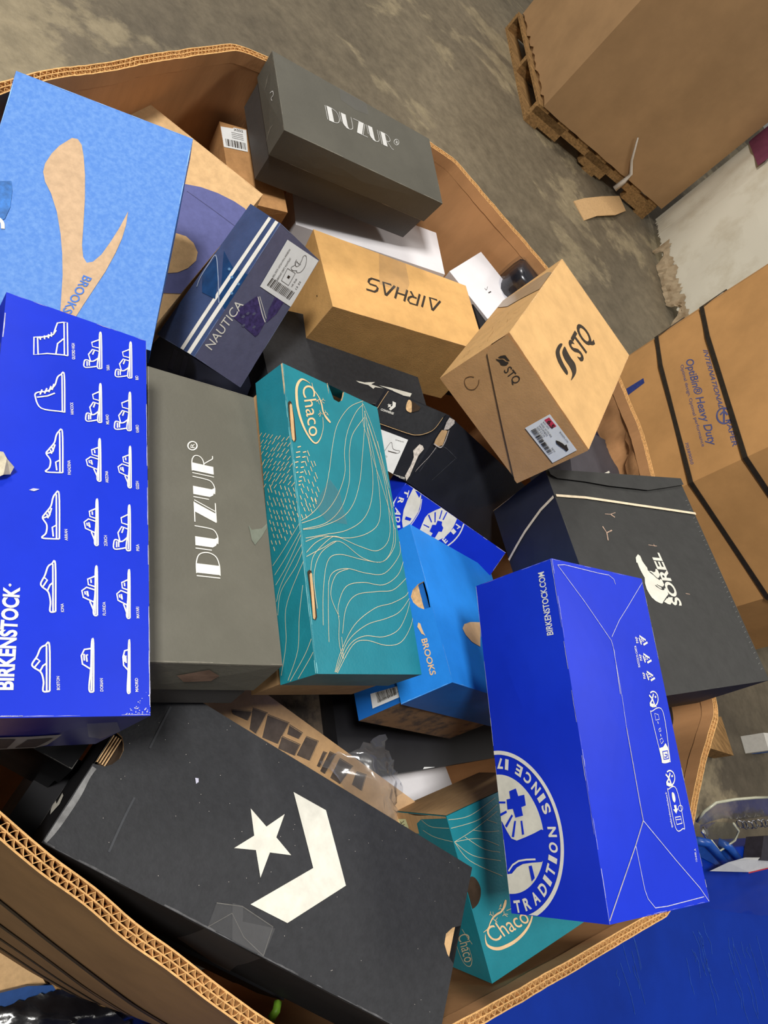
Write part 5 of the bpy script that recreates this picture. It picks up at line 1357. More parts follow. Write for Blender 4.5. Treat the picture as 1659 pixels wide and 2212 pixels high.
z.line(eb, C6((388, 1028), (560, 1042), (850, 1085), (1236, 1138)), .0042, BANDM, .0025, False); vis.line(eb, C6((388, 1028), (310, 1110), (220, 1240), (118, 1410)), .0042, BANDM, .0025, False)
a = z.uv(*C6((388, 1028))[0]); eb.build('elastic_band', c.root)
# pressed-in lid edge
fd = MB(); z.poly(fd, [z.uv(*q) for q in C6((335, 868), (1130, 925), (1150, 965), (1030, 985), (930, 1000), (700, 975), (560, 950), (390, 928), (350, 905))], SBK, .004, (), .02)
fd.build('folded_lid_flap', c.root)

# --- black box with torn corner
CBK = mat('matt_black_board', (44, 45, 48), .6, .3, .06, 120, .15, 300)
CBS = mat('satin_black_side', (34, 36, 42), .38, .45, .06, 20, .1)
c = Carton(HEX['converse_mid'], 'shoebox', 'black box with torn white corner and size label beside the teal box')
mb, D = c.closed(CBS, bow=.0015)
x0 = [D[f] for f in ('x0', 'y0', 'z1', 'x1', 'y1') if (lambda q, p: -.02 < q[0] < 1.02 and -.02 < q[1] < 1.02 and p.n.dot(CAM - p.p(.5, .5)) > 0)(D[f].uv(900, 960), D[f])]
sd = [D[f] for f in ('y0', 'y1', 'z1') if (lambda q, p: -.02 < q[0] < 1.02 and -.02 < q[1] < 1.02 and p.n.dot(CAM - p.p(.5, .5)) > 0)(D[f].uv(1000, 1030), D[f])]
EN = x0[0] if x0 else D['x0']; SDm = sd[0] if sd else D['y0']
SDm.line(mb, CA((1090, 560), (1110, 520), (1160, 470)), .002, RWEAR, smooth=False)
SDm.line(mb, CA((1010, 770), (1130, 620), (1230, 690)), .0006, mat('grey_scuff', (86, 88, 92), .7, .2, .2, 60)); SDm.line(mb, CA((1085, 820), (1225, 690)), .0005, MATS['grey_scuff'])
EN.line(mb, CA((860, 785), (925, 810)), .003, INK_W, .0009, False) if False else None
EN.text(mb, 'converse.com', *CA((848, 795), (925, 818), (852, 782)), INK_W, .01)
EN.text(mb, '9', *CA((785, 545), (800, 548), (787, 535)), INK_W)
mb.build('carton_body', c.root)
fl = MB(); EN.pp(fl, CA((835, 295), (1000, 362), (1040, 380), (1180, 432), (1150, 470), (1110, 520), (1060, 548), (1010, 558), (960, 550), (740, 470)), CBK, .0035)
EN.line(fl, CA((780, 490), (950, 550), (1010, 560), (1065, 548), (1112, 520), (1160, 455)), .0008, KRAFT_IN, .0037); EN.line(fl, CA((835, 297), (800, 350), (762, 412)), .0012, KRAFT_IN, .0038)
EN.text(fl, 'CONVERSE', *CA((790, 412), (868, 440), (795, 400)), INK_W, .03, off=.0042)
EN.pp(fl, CA((862, 358), (882, 368), (880, 392), (852, 415), (840, 405), (862, 385)), INK_W, .0042)
EN.pp(fl, CA((838, 372), (846, 380), (856, 376), (850, 386), (856, 398), (845, 392), (832, 396), (838, 386), (830, 378), (838, 380)), INK_W, .0042)
fl.build('lid_flap', c.root)
hl = MB(); EN.pp(hl, CA((958, 350), (985, 362), (1030, 395), (1020, 415), (985, 425), (960, 420), (945, 400)), DARKIN, .0046); EN.pp(hl, CA((958, 352), (975, 362), (978, 400), (975, 428), (948, 415), (945, 385)), KRAFT_IN, .005, True); hl.build('painted_thumb_hole', c.root)  # hole drawn flat: dark patch painted as its shade, with a board edge
lb = MB(); EN.pp(lb, CA((740, 505), (950, 585), (852, 795), (700, 730)), PAPER, .001)
EN.line(lb, CA((810, 650), (850, 600), (862, 640), (900, 652), (885, 665), (830, 650)), .0006, INK_K, .0014); EN.line(lb, CA((832, 652), (880, 665)), .0012, INK_K, .0014)
EN.text(lb, 'converse.com', *CA((875, 588), (925, 602), (877, 582)), INK_K, off=.0014); EN.text(lb, '7.5', *CA((812, 685), (822, 690), (816, 676)), INK_K, off=.0014)
lb.build('size_label', c.root)
tw = MB()
tear = CA((1020, 612), (1038, 622), (1045, 640), (1012, 680), (985, 740), (960, 800), (940, 830), (932, 800), (965, 740), (985, 690), (982, 650))
EN.pp(tw, tear, WEAR, .0025)
SDm.pp(tw, CA((1160, 432), (1215, 460), (1215, 480), (1180, 515), (1150, 520), (1165, 480)), WEAR, .0025); SDm.pp(tw, CA((1160, 520), (1175, 525), (1145, 610), (1110, 620), (1092, 608), (1105, 570), (1140, 520)), KRAFT, .002)
SDm.line(tw, CA((1090, 600), (1130, 622), (1155, 590), (1180, 520)), .0016, WEAR, .003); SDm.line(tw, CA((935, 835), (990, 760), (1065, 680), (1110, 620)), .0008, WEAR, .0015)
tw.build('torn_paper', c.root)

# --- second black box behind, its emblem seen edge-on
z0_ = .905
q = [at(540, 745, z0_), at(1105, 985, z0_), at(760, 905, z0_ - .0), at(600, 640, .0 + z0_)]
A_ = at(575, 800, .83); B_ = at(1010, 925, .74)
ux = Vector((B_.x - A_.x, B_.y - A_.y, 0)).normalized(); uy = Vector((-ux.y, ux.x, 0))
L_, W_ = .34, .17; tilt = -.16
o_ = at(575, 792, .755) - uy * .045
R3 = lambda x, y_, z_: o_ + ux * x + uy * y_ + Vector((0, 0, z_))
cor = []
for i in (0, 1):
    for j in (0, 1):
        for k in (0, 1): cor.append(R3(i * L_, j * W_, (k - 1) * .10))
c = Carton(cor, 'shoebox', 'black box with narrow white star emblem, half hidden under the upside-down lettered box')
mb, D = c.closed(CBK)
z = D['z1']
z.pp(mb, CA((770, 258), (835, 270), (965, 305), (955, 325), (880, 312), (850, 288)), INK_C)
z.pp(mb, CA((630, 230), (680, 240), (745, 238), (722, 252), (795, 275), (745, 268), (735, 278), (705, 256), (650, 242)), INK_C)
wear(mb, D, {'z1': 'v0 v1 u0 u1'}, MATS['grey_black_fold'], .001, .4, 16)
mb.build('carton_body', c.root)

# --- large black box, bottom
c = Carton(HEX['converse_bot'], 'shoebox', 'largest black box with big white star and chevron, lower left')
D0 = c.patches(bow=.0015)
z = D0['z1']
zh = [z.uv(*q) for q in CD((1160, 632), (1250, 640), (1340, 615), (1430, 545), (1475, 450), (1478, 370), (1460, 290), (1420, 235))]
eu = 0 if zh[0][0] < .5 else 1
zh = [(max(.0, q[0]), q[1]) for q in zh]
nt = sorted([q for q in zh], key=lambda q: 0)
rg = [z.uv(*q) for q in C8((1312, 1862), (1270, 1800), (1252, 1740), (1262, 1680), (1300, 1645), (1365, 1640))]
lo_ = zh if zh[0][1] < zh[-1][1] else zh[::-1]
hi_ = rg if rg[0][1] < rg[-1][1] else rg[::-1]
outer = [(0, 0), (1, 0)] + [(1, hi_[0][1])] + hi_[1:-1] + [(1, hi_[-1][1])] + [(1, 1), (0, 1)] + [(0, lo_[-1][1])] + lo_[1:-1][::-1] + [(0, lo_[0][1])]
D = D0
mb = c.skin(D, CBK, outer={'z1': outer}, mats={'x0': mat('black_end_matt', (24, 25, 28), .7, .15, .05, 30), 'y0': mat('flat_black_side', (30, 29, 30), .7, .2, .05, 30)})
z.pp(mb, C8((362, 848), (552, 955), (668, 1398), (325, 1618), (108, 1508), (475, 1295)), INK_C)
z.pp(mb, C8((108, 945), (200, 1052), (308, 978), (258, 1115), (345, 1220), (220, 1204), (165, 1352), (138, 1190), (10, 1178), (128, 1105)), INK_C)
z.pp(mb, C7((1145, 765), (1165, 768), (1165, 790), (1150, 800)), RWEAR)
for q in ([(1005, 345), (960, 430), (880, 590)], [(790, 880), (720, 1020), (640, 1200)]): z.line(mb, C7(*q), .002, mat('crease_highlight', (62, 64, 68), .5, .3, .05), smooth=True)
for k in range(70):
    r = random.Random(k); u, v = r.random(), r.random(); z.poly(mb, [(u, v), (u + .0012, v), (u + .0012, v + .003), (u, v + .002)], WEAR, .0006)
wear(mb, D, {'z1': 'u0 v0', 'y0': 'v1'}, mat('worn_black_fold', (84, 84, 86), .7, .2, .2, 100), .0016, .3, 17)
z.line(mb, CD((1120, 650), (1040, 760), (940, 960), (800, 1180), (640, 1400), (520, 1530)), .0055, mat('rubbed_grey_fold', (120, 120, 120), .5, .3, .15, 80), .0007)
x0 = D['x0']
x0.pp(mb, CD((770, 970), (780, 1000), (730, 1100), (620, 1225), (640, 1110), (690, 1060), (700, 1100)), INK_C, .0008)
x0.line(mb, CD((785, 900), (700, 1020), (650, 1100), (590, 1200), (490, 1350)), .0016, INK_W, .0008)
x0.line(mb, CD((660, 780), (420, 1130), (170, 1530)), .003, MATS['grey_black_fold'], .0008); x0.line(mb, CD((370, 905), (210, 1160), (45, 1430)), .0012, MATS['grey_black_fold'], .0008)
mb.build('carton_body', c.root)
inn = MB()  # board layers and inner tray seen through the two finger openings
ix = c.patches((.012, .02, .02), (.985, .98, .965), 0)
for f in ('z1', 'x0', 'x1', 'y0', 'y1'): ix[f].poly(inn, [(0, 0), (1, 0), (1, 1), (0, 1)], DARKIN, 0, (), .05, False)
hv = sorted(q[1] for q in zh)
for k in range(4): a = c.P(.004 + .006 * k, hv[0] + .02, .955); b = c.P(.004 + .006 * k, hv[-1] - .02, .955); inn.add([a, b, b + Vector((0, 0, .0045)), a + Vector((0, 0, .0045)), a + (c.h[4] - c.h[0]).normalized() * .0009 + Vector((0, 0, .0045)), b + (c.h[4] - c.h[0]).normalized() * .0009 + Vector((0, 0, .0045))], [(0, 1, 2, 3), (3, 2, 5, 4)], KRAFT_IN)
pa = [z.uv(*q) for q in C8((1345, 1880), (1262, 1790), (1250, 1730), (1262, 1672), (1310, 1640), (1400, 1650))]
z.poly(inn, [(min(a, .99), b) for a, b in pa], KRAFT, -.004)
inn.build('inner_tray', c.root)
tp = MB(); z.pp(tp, C8((0, 1500), (62, 1520), (60, 1610), (110, 1620), (250, 1650), (185, 1815), (0, 1730)), TAPE, .0018)
z.pp(tp, C7((1270, 1500), (1420, 1520), (1600, 1640), (1545, 1810), (1220, 1640)), TAPE, .0012); z.line(tp, C7((1270, 1500), (1420, 1520), (1600, 1640), (1545, 1810)), .0006, MATS['grey_black_fold'], .0014, False); z.line(tp, C7((1220, 1640), (1360, 1560), (1430, 1700), (1545, 1810)), .0005, MATS['grey_black_fold'], .0014, False)
D['y0'].pp(tp, C7((1050, 1690), (1220, 1640), (1545, 1815), (1400, 1850), (1340, 1910), (1290, 1870)), TAPE, .0009)
tp.build('clear_tape', c.root)

# ------------------------------------------------------------------ parcels, fillers and loose things in the bin
# film-wrapped black parcel
FILM = clear('clear_film', .1, (.93, .94, .97), 1.3)
BLKG = mat('black_gloss_parcel', (34, 34, 40), .25, .6, .1, 30)
pa, pb, pc = at(1134, 530, .93), at(1190, 584, .93), at(1070, 590, .93)
e1 = (pb - pa); e2 = (pc - pa); e1.z = e2.z = 0
e1n = e1.normalized(); e2n = Vector((-e1n.y, e1n.x, 0)); e2n = e2n if e2n.dot(e2) > 0 else -e2n
t = thing('parcel', 'black parcel wrapped in shiny clear film by the far rim', 'parcel', tuple(pa + e1n * .06 + e2n * .04 - Vector((0, 0, .09))))
mb = MB(); w_, d_, h_ = .15, .11, .085; o_ = pa
vs = []; fs = []
n = 9
for j in range(5):
    for i in range(n * 4):
        a = 2 * math.pi * i / (n * 4); ca, sa = math.cos(a), math.sin(a)
        k = (abs(ca) ** 5 + abs(sa) ** 5) ** (-1 / 5); zz = [0, .03, .06, .078, .085][j]; sh = [1, 1, 1, .97, .86][j]
        vs.append(o_ + e1n * (w_ / 2 + ca * k * w_ / 2 * sh) + e2n * (d_ / 2 + sa * k * d_ / 2 * sh) + Vector((0, 0, zz - h_)))
N4 = n * 4
for j in range(4):
    for i in range(N4): fs.append((j * N4 + i, j * N4 + (i + 1) % N4, (j + 1) * N4 + (i + 1) % N4, (j + 1) * N4 + i))
fs.append([4 * N4 + i for i in range(N4)]); fs.append(list(range(N4))[::-1])
mb.add(vs, fs, BLKG, True); mb.build('parcel_core', t)
mb = MB(); r = random.Random(4)
vs2 = []
for j in range(5):
    for i in range(N4):
        v = vs[j * N4 + i]; c0 = o_ + e1n * w_ / 2 + e2n * d_ / 2; dd = Vector((v.x - c0.x, v.y - c0.y, 0)).normalized()
        vs2.append(v + dd * (.004 + .003 * math.sin(i * 1.7)) + Vector((0, 0, .003 + .0015 * math.sin(i * 2.3) if j > 2 else 0)))
mb.add(vs2, fs[:-1], FILM, False); mb.build('clear_film', t)

# hidden layers: boxes glimpsed in the gaps
def plain(name, label, cen, size, yaw, m, cat='shoebox', lidz=None, pitch=0.0, group=None, deco=None):
    R = Matrix.Rotation(yaw, 3, 'Z') @ Matrix.Rotation(pitch, 3, 'Y')
    cor = [Vector(cen) + R @ Vector(((i - .5) * size[0], (j - .5) * size[1], (k - .5) * size[2])) for i in (0, 1) for j in (0, 1) for k in (0, 1)]
    c = Carton(cor, name, label, cat, group)
    if lidz is None:
        mb, D = c.closed(m)
        if deco: deco(mb, D)
        mb.build('carton_body', c.root)
    else:
        bd, BP = c.body(m); bd.build('box_base', c.root); ld, D = c.lid(lidz, m)
        if deco: deco(ld, D)
        ld.build('lid', c.root)
    return c


TAPK = mat('taped_printed_kraft', (150, 118, 84), .3, .5, .1, 30, rgb2=(84, 74, 66), lo=.47, hi=.53)
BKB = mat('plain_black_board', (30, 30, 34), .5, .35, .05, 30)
# kraft mailer with black block print lying beneath the black box
A_, B_ = at(470, 1480, .76), at(905, 1790, .76)
ux = (B_ - A_).normalized(); uy = Vector((-ux.y, ux.x, 0)); m_ = (A_ + B_) / 2
if uy.dot(at(700, 1600, .76) - m_) < 0: uy = -uy
yaw = math.atan2(ux.y, ux.x)


def print_blocks(mb, D):
    z = D['z1']; K2 = mat('dark_block_print', (84, 74, 66), .4, .3, .1)
    for q in ([(50, 310), (180, 320), (150, 380), (60, 340)], [(270, 340), (400, 390), (330, 520), (235, 480)], [(400, 400), (480, 450), (455, 490), (385, 460)], [(355, 470), (465, 520), (430, 590), (330, 545)], [(500, 470), (575, 500), (520, 620), (440, 585)], [(600, 560), (625, 570), (580, 660), (560, 650)], [(640, 560), (680, 580), (610, 700), (580, 680)], [(180, 300), (270, 330), (200, 460), (160, 430)], [(700, 600), (780, 650), (700, 760), (640, 720)], [(800, 680), (860, 700), (830, 800), (770, 760)]):
        z.pp(mb, CC(*q), K2, .0008)
        z.line(mb, CC(*[(a - 6, b + 4) for a, b in q]), .0004, KRAFT_IN, .0012, False, True)


plain('carton', 'kraft carton with dark block printing and glossy tape beneath the star box', tuple(m_ - uy * .035 + Vector((0, 0, -.055))), (.46, .13, .10), yaw, mat('mid_kraft', (186, 150, 108), .4, .4, .06, 40), 'carton', deco=print_blocks)
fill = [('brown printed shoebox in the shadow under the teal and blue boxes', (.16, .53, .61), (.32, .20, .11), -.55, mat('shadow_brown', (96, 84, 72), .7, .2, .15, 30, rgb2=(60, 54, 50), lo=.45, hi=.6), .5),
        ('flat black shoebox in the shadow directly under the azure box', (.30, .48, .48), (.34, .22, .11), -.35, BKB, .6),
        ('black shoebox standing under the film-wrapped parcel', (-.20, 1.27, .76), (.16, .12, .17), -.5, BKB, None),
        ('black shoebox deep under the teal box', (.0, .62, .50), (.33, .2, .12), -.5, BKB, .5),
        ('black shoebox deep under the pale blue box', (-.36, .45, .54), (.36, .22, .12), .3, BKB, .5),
        
        
        ]
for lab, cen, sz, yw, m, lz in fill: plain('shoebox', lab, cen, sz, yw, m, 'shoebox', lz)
# white box in the lower gap, with dark one above
cw = at(905, 1720, .635)
plain('shoebox', 'white shoebox in the gap beside the clear plastic pillow', (cw.x - .02, cw.y + .0, .585), (.20, .16, .10), -.30, WBX, 'shoebox', .5)
n0, n1 = at(740, 1690, .70), at(1075, 1636, .70)
dn = (n1 - n0); dp = Vector((-dn.y, dn.x, 0)).normalized() * .2
if dp.dot(at(900, 1500, .70) - n0) < 0: dp = -dp
c = Carton([n0 + dn * i + dp * j + Vector((0, 0, (k - 1) * .11)) for i in (0, 1) for j in (0, 1) for k in (0, 1)], 'shoebox', 'flat black shoebox above the white one in the lower gap')
bd, BP = c.body(BKB); bd.build('box_base', c.root); ld, D = c.lid(.6, BKB); D['z1'].pp(ld, CC((1195, 672), (1205, 655), (1268, 655), (1262, 668)), PAPER); ld.build('lid', c.root)
# dark striped and slate boxes between the STQ and boot boxes
q0, q1, q2 = at(1292, 937, .86), at(1371, 982, .86), at(1240, 1090, .83)
ux = (q1 - q0).normalized(); yw = math.atan2(ux.y, ux.x)


def slate(mb, D):
    D['z1'].line(mb, CF((785, 800), (860, 765)), .004, INK_C, smooth=False)


c = (q1) - ux * .11 + Vector((ux.y, -ux.x, 0)) * .10
SLT = mat('slate_lid_board', (66, 64, 70), .5, .35, .04, 30)
plain('shoebox', 'slate grey shoebox behind the boot box beside the crushed wall', (c.x, c.y, .80), (.22, .20, .11), yw, SLT, 'shoebox', .5, deco=slate)


def stripes(mb, D):
    z = D['z1']
    for a, b in ((345, 385), (405, 455)): z.pp(mb, CF((a - 45, 740), (a - 5, 745), (b + 30, 520), (b - 8, 520)), INK_W, .0008)


c2 = at(1236, 1010, .80)
plain('shoebox', 'navy shoebox with white stripes peeping out under the red-labelled kraft box', (c2.x - .03, c2.y + .03, .79), (.15, .12, .11), yw, NVK, 'shoebox', None, deco=stripes)
ne = at(455, 815, .79)
en = [at(318, 742, .70), at(528, 868, .70)]
dn = en[1] - en[0]; dp = Vector((-dn.y, dn.x, 0)).normalized() * .10
if dp.dot(at(560, 700, .70) - en[0]) < 0: dp = -dp
dq = -dp * .45
c = Carton([en[0] + dn * i + (dp if j else dq) + Vector((0, 0, (k - 1) * .12)) for i in (0, 1) for j in (0, 1) for k in (0, 1)], 'shoebox', 'dark navy box end in the gap below the twin-striped box')
mb, D = c.closed(NVK)
for a, b, e_, g in (((375, 755), (384, 760), (372, 800), (362, 796)), ((397, 768), (406, 773), (396, 815), (386, 810))): D['z1'].pp(mb, [a, b, e_, g], MATS['dull_stripe'], .0008)
mb.build('carton_body', c.root)
# black sliver right of the blue box
c3 = at(1472, 1625, .84)
plain('shoebox', 'thin black box end showing right of the blue emblem box', (c3.x - .075, c3.y - .0, .79), (.14, .11, .09), .95, BKB, 'shoebox', None)
# dark boxes along the near wall, seen below the star box
c4 = at(400, 2125, .80)
plain('shoebox', 'black shoebox against the near wall under the star box', (.20, .215, .68), (.36, .11, .13), .42, BKB, 'shoebox', .5)
cb_ = HEX['converse_bot']; v000, vL, vW, vH = Vector(cb_[0]), Vector(cb_[4]) - Vector(cb_[0]), Vector(cb_[2]) - Vector(cb_[0]), Vector(cb_[1]) - Vector(cb_[0])
GBK = mat('gloss_black_board', (16, 17, 20), .3, .45, .05, 30)
cor = [v000 + vL * x_ + vW * y_ + vH * z_ for x_ in (-.62, -.02) for y_ in (.42, 2.1) for z_ in (-.35, .6)]
c = Carton(cor, 'shoebox', 'glossy black shoebox in the left corner behind the cut rim')
bd, BP = c.body(GBK); bd.build('box_base', c.root); ld, D = c.lid(.5, GBK)
wear(ld, D, {'z1': 'u1 v0'}, MATS['grey_black_fold'], .0012, .3, 21); ld.build('lid', c.root)
cor = [v000 + vL * x_ + vW * y_ + vH * z_ for x_ in (-1.15, -.66) for y_ in (1.3, 2.4) for z_ in (-.5, .5)]
c = Carton(cor, 'shoebox', 'matt black shoebox wedged at the left wall beneath the shoe-drawing box')
bd, BP = c.body(BKB); bd.build('box_base', c.root); ld, D = c.lid(.5, BKB); ld.build('lid', c.root)
# small green strip and a torn clear bag near the wall
mb = MB(); g0, g1 = at(586, 2200, .80), at(600, 2165, .80)
GRN = mat('lime_plastic', (140, 196, 60), .4, .4, .1, 40)
mb.tube([g0, g0.lerp(g1, .5) + Vector((0, 0, .004)), g1], .0045, GRN, 6); tag(mb.build('plastic_strip'), 'small lime green strip by the near wall of the bin', 'strip')

# clear air pillow bag
def crinkle(px, zfun, m, name, label, seed=3, amp=.008, nu=16, nv=16, cat='plastic bag', thick=.0, ribs=()):
    """film sheet: four pixel corners (order round), heights per corner, crinkled"""
    r = random.Random(seed); P = [at(x, y, zz) for (x, y), zz in zip(px, zfun)]
    ph = [r.uniform(0, 6) for _ in range(8)]; vs = []
    for j in range(nv + 1):
        for i in range(nu + 1):
            u, v = i / nu, j / nv
            q = P[0] * (1 - u) * (1 - v) + P[1] * u * (1 - v) + P[2] * u * v + P[3] * (1 - u) * v
            h_ = amp * (math.sin(7 * u + 3 * v + ph[0]) + .7 * math.sin(13 * v - 9 * u + ph[1]) + .5 * math.sin(21 * u + 17 * v + ph[2])) + r.uniform(-amp, amp) * .35
            e = math.sin(math.pi * u) * math.sin(math.pi * v)
            q = q + Vector((r.uniform(-1, 1) * amp * .6, r.uniform(-1, 1) * amp * .6, h_ * .6 + amp * 3 * e)); vs.append(q)
    mb = MB(); mb.add(vs, [(j * (nu + 1) + i, j * (nu + 1) + i + 1, (j + 1) * (nu + 1) + i + 1, (j + 1) * (nu + 1) + i) for j in range(nv) for i in range(nu)], m, True)
    for q in ribs: mb.tube([at(x, y, sum(zfun) / 4 + .012) for x, y in q], .0009, mat('film_crease', (200, 200, 200), .2, .6, .1), 5)
    return tag(mb.build(name), label, cat)


FILM2 = clear('air_pillow_film', .15, (.86, .87, .90), 1.35, .12, .14, .06)
crinkle([(690, 1645), (832, 1590), (866, 1695), (850, 1810)], (.785, .80, .80, .775), FILM2, 'plastic_bag', 'crumpled clear plastic air pillow beside the star box', 5, .006, 14, 14)

# ------------------------------------------------------------------ around the bin, lower right
TUB = mat('deep_blue_plastic', (0, 44, 146), .5, .2, .05, 6, .05)
t = thing('plastic_tub', 'large deep blue plastic tub beside the bin, lower right', 'tub', (1.1, .6, 0))
poly = [(.76, .80), (.735, .66), (.49, .195), (.42, -.1), (1.2, -.35), (2.1, .7), tuple(at(1850, 1800, .6).xy), tuple(at(1500, 1838, .6).xy)]
cc = Vector((1.15, .55))
mb = MB(); z1 = .60
ins = lambda k: [tuple(cc + (Vector(p) - cc) * k) for p in poly]
layers = [(1.0, 0), (1.0, z1 - .012), (.995, z1 - .004), (.985, z1)]
vs = []; n = len(poly)
for k, z_ in layers: vs += [(x, y_, z_) for x, y_ in ins(k)]
fs = [(l * n + i, l * n + (i + 1) % n, (l + 1) * n + (i + 1) % n, (l + 1) * n + i) for l in range(3) for i in range(n)] + [[3 * n + i for i in range(n)], list(range(n))[::-1]]
mb.add(vs, fs, TUB)
SCR = mat('pale_blue_scratch', (36, 74, 156), .6, .3, .2, 60)
r = random.Random(7)
for k in range(34):
    x0_ = r.choice((1500, 1520, 1590, 1600, 1640, 1350)) + r.uniform(-25, 25); y0_ = r.uniform(1990, 2130); L = r.uniform(20, 130)
    pts = [at(x0_ + L * .28 * s_ + r.uniform(-3, 3), y0_ + L * s_, z1 + .0006) for s_ in (0, .33, .66, 1)]
    for i in range(3):
        a, b = pts[i], pts[i + 1]; d = (b - a); pn = Vector((-d.y, d.x, 0)).normalized() * .0006
        mb.add([a - pn, b - pn, b + pn, a + pn], [(0, 1, 2, 3)], SCR)
mb.build('tub_lid', t)

# clear visor, blue brackets and paper lying on the far edge of the tub
VIS = clear('clear_visor', .15, (.80, .84, .82), 1.45)
t = thing('safety_visor', 'scratched clear plastic visor with a metal rivet by the blue brackets', 'visor', tuple(at(1540, 1800, .72)))
mb = MB()
P = lambda x, y_, z_: at(*C9((x, y_))[0], z_)
out = [P(1215, 1020, .70), P(1260, 960, .73), P(1330, 910, .75), P(1440, 890, .77), P(1560, 880, .78), P(1660, 878, .78)]
inn_ = [P(1240, 1050, .66), P(1290, 1020, .68), P(1370, 1000, .69), P(1460, 1010, .70), P(1560, 1000, .70), P(1660, 985, .70)]
mb.add(out + inn_, [(i, i + 1, 7 + i, 6 + i) for i in range(5)], VIS, True)
e = [P(1230, 1045, .67), P(1330, 1020, .68), P(1430, 1030, .69), P(1462, 1075, .68), P(1440, 1130, .66), P(1350, 1195, .63), P(1300, 1130, .64), P(1240, 1090, .65)]
mb.add(e, [list(range(8))], VIS, False); mb.build('visor_shell', t)
mb = MB(); RIM_ = mat('visor_edge', (170, 170, 150), .3, .6, .05)
mb.tube(out, .003, RIM_, 6); mb.tube(e[2:7], .0025, RIM_, 6); mb.build('visor_edge', t)
mb = MB(); rv = P(1260, 1082, .675); MET = mat('rivet_metal', (190, 190, 190), .25, .5, .02, metal=1.0)
for k in range(3): mb.box(rv + Vector((0, 0, .002 * k)), (.016 - .003 * k, .016 - .003 * k, .003), MET, Matrix.Rotation(.4 * k, 3, 'Z'))
mb.build('rivet', t)
BRK = mat('blue_bracket_plastic', (22, 74, 158), .35, .5, .05)
t = thing('plastic_bracket', 'pair of angled blue plastic brackets on the tub edge', 'bracket', tuple(P(1330, 1200, .61)))
for a, b, c_ in (((1200, 1130), (1280, 1145), (1385, 1265)), ((1340, 1140), (1400, 1165), (1462, 1245))):
    mb = MB(); mb.tube([P(*a, .63), P(*b, .645), P(*c_, .615)], .009, BRK, 8)
    A1, A2, A3 = P(*a, .625), P(*b, .64), P(*c_, .61)
    mb.add([A1, A2, A3, P(c_[0] - 60, c_[1] + 10, .605), P(a[0], a[1] + 80, .605)], [(0, 1, 2, 3, 4)], BRK); mb.build('bracket_arm', t)
mb = MB(); BLKP = mat('black_plastic_housing', (40, 38, 48), .4, .4, .1)
b0 = P(1500, 1110, .60); b1 = P(1660, 1100, .60); b2 = P(1660, 1260, .60); b3 = P(1480, 1250, .60)
q = [b0, b1, b2, b3]; mb.add([v + Vector((0, 0, .002)) for v in q] + [v + Vector((0, 0, .045)) for v in q], [(4, 5, 6, 7), (0, 1, 5, 4), (1, 2, 6, 5), (2, 3, 7, 6), (3, 0, 4, 7)], BLKP)
tag(mb.build('plastic_housing'), 'black plastic housing behind the blue brackets at the right edge', 'housing')
mb = MB(); CH = mat('chain_metal', (120, 120, 125), .3, .5, .05, metal=.9)
for k in range(7):
    x_ = 1470 + k * 28; cpt = P(x_, 1035 + 6 * math.sin(k), .70); a_ = k * math.pi / 2
    pts = [cpt + Vector((math.cos(w) * .009, math.sin(w) * .006 * (1 if k % 2 else .3), math.sin(w) * .006 * (.3 if k % 2 else 1))) for w in [i * .7 for i in range(10)]]
    mb.tube(pts, .0016, CH, 5)
tag(mb.build('chain'), 'short dark metal chain behind the clear visor', 'chain')
mb = MB(); PAP = mat('white_tag_paper', (205, 205, 200), .6, .3, .02)
q = [P(1290, 1312, .625), P(1400, 1260, .64), P(1500, 1232, .645), P(1660, 1232, .64), P(1660, 1285, .63), P(1520, 1318, .625)]
mb.add(q, [list(range(6))], PAP); rl = mat('red_edge_print', (170, 50, 60), .6, .2, .03)
mb.add([q[4], q[5], q[5] + Vector((0, -.004, .001)), q[4] + Vector((0, -.004, .001))], [(0, 1, 2, 3)], rl)
tag(mb.build('paper_tag'), 'pointed white paper tag with red edge lying on the blue tub', 'tag')
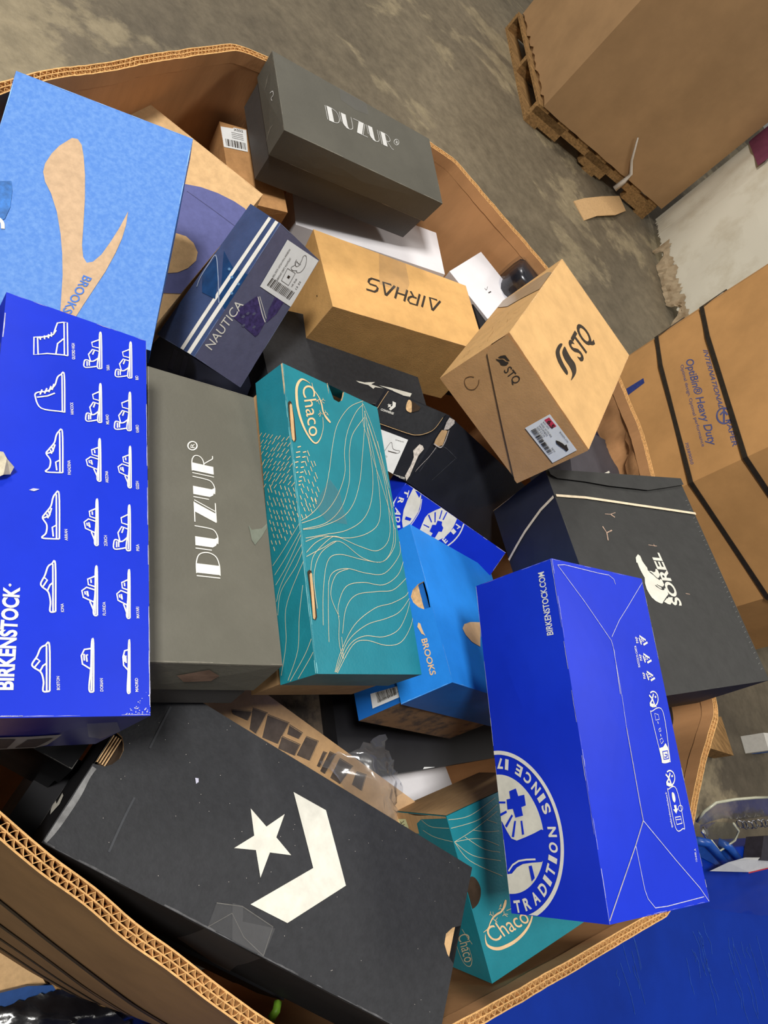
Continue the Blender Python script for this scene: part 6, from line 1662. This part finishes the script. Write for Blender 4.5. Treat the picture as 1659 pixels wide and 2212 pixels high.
crinkle([(1540, 1860), (1700, 1850), (1700, 1985), (1500, 1960)], (.655, .66, .605, .61), clear('bag_film', .12, (.90, .91, .97), 1.15, .1, .0), 'plastic_bag', 'sheet of clear plastic draped over the tub edge at right', 9, .004)

# floor bits at right
mb = MB(); q = [at(1558, 1548, .09), at(1585, 1632, .09), at(1530, 1615, .09), at(1510, 1550, .09)]
mb.add([v - Vector((0, 0, .085)) for v in q] + q, [(4, 5, 6, 7), (0, 1, 5, 4), (1, 2, 6, 5), (2, 3, 7, 6), (3, 0, 4, 7)], WOOD)
tag(mb.build('wood_block'), 'corner of a wooden pallet block on the floor right of the bin', 'wood block')
mb = MB(); c6_ = at(1650, 1606, .05)
mb.box(c6_, (.16, .07, .10), INK_W, Matrix.Rotation(.9, 3, 'Z')); mb.box(c6_ + Vector((0, 0, .001)), (.06, .072, .1015), BLS, Matrix.Rotation(.9, 3, 'Z'))
tag(mb.build('packet'), 'small white and pale blue packet on the floor at the right edge', 'packet')

# ------------------------------------------------------------------ lower left, between photographer and bin
def slab(px, z_, th, m, name, label, cat):
    mb = MB(); q = [at(x, y_, z_) for x, y_ in px]; n = len(q)
    mb.add([v - Vector((0, 0, th)) for v in q] + q, [[n + i for i in range(n)], list(range(n))[::-1]] + [(i, (i + 1) % n, n + (i + 1) % n, n + i) for i in range(n)], m)
    return tag(mb.build(name), label, cat)


slab([(-60, 1960), (20, 2010), (90, 2110), (120, 2160), (-60, 2160)], .10, .03, KRAFT, 'cardboard_sheet', 'brown cardboard sheet on the floor at the lower left edge', 'cardboard sheet')
slab([(-60, 2160), (60, 2130), (115, 2128), (150, 2165), (60, 2175), (-60, 2212)], .13, .02, mat('blue_strip_plastic', (30, 70, 130), .4, .4, .05), 'plastic_strip', 'blue plastic strip at the lower left edge', 'strip')
crinkle([(-80, 2200), (150, 2130), (330, 2240), (-60, 2400)], (.135, .14, .14, .14), mat('black_bin_liner', (16, 16, 20), .18, .7, .1, 20, .5, 40), 'plastic_bag', 'shiny black plastic bag on the floor in the lower left corner', 12, .004, 24, 24)
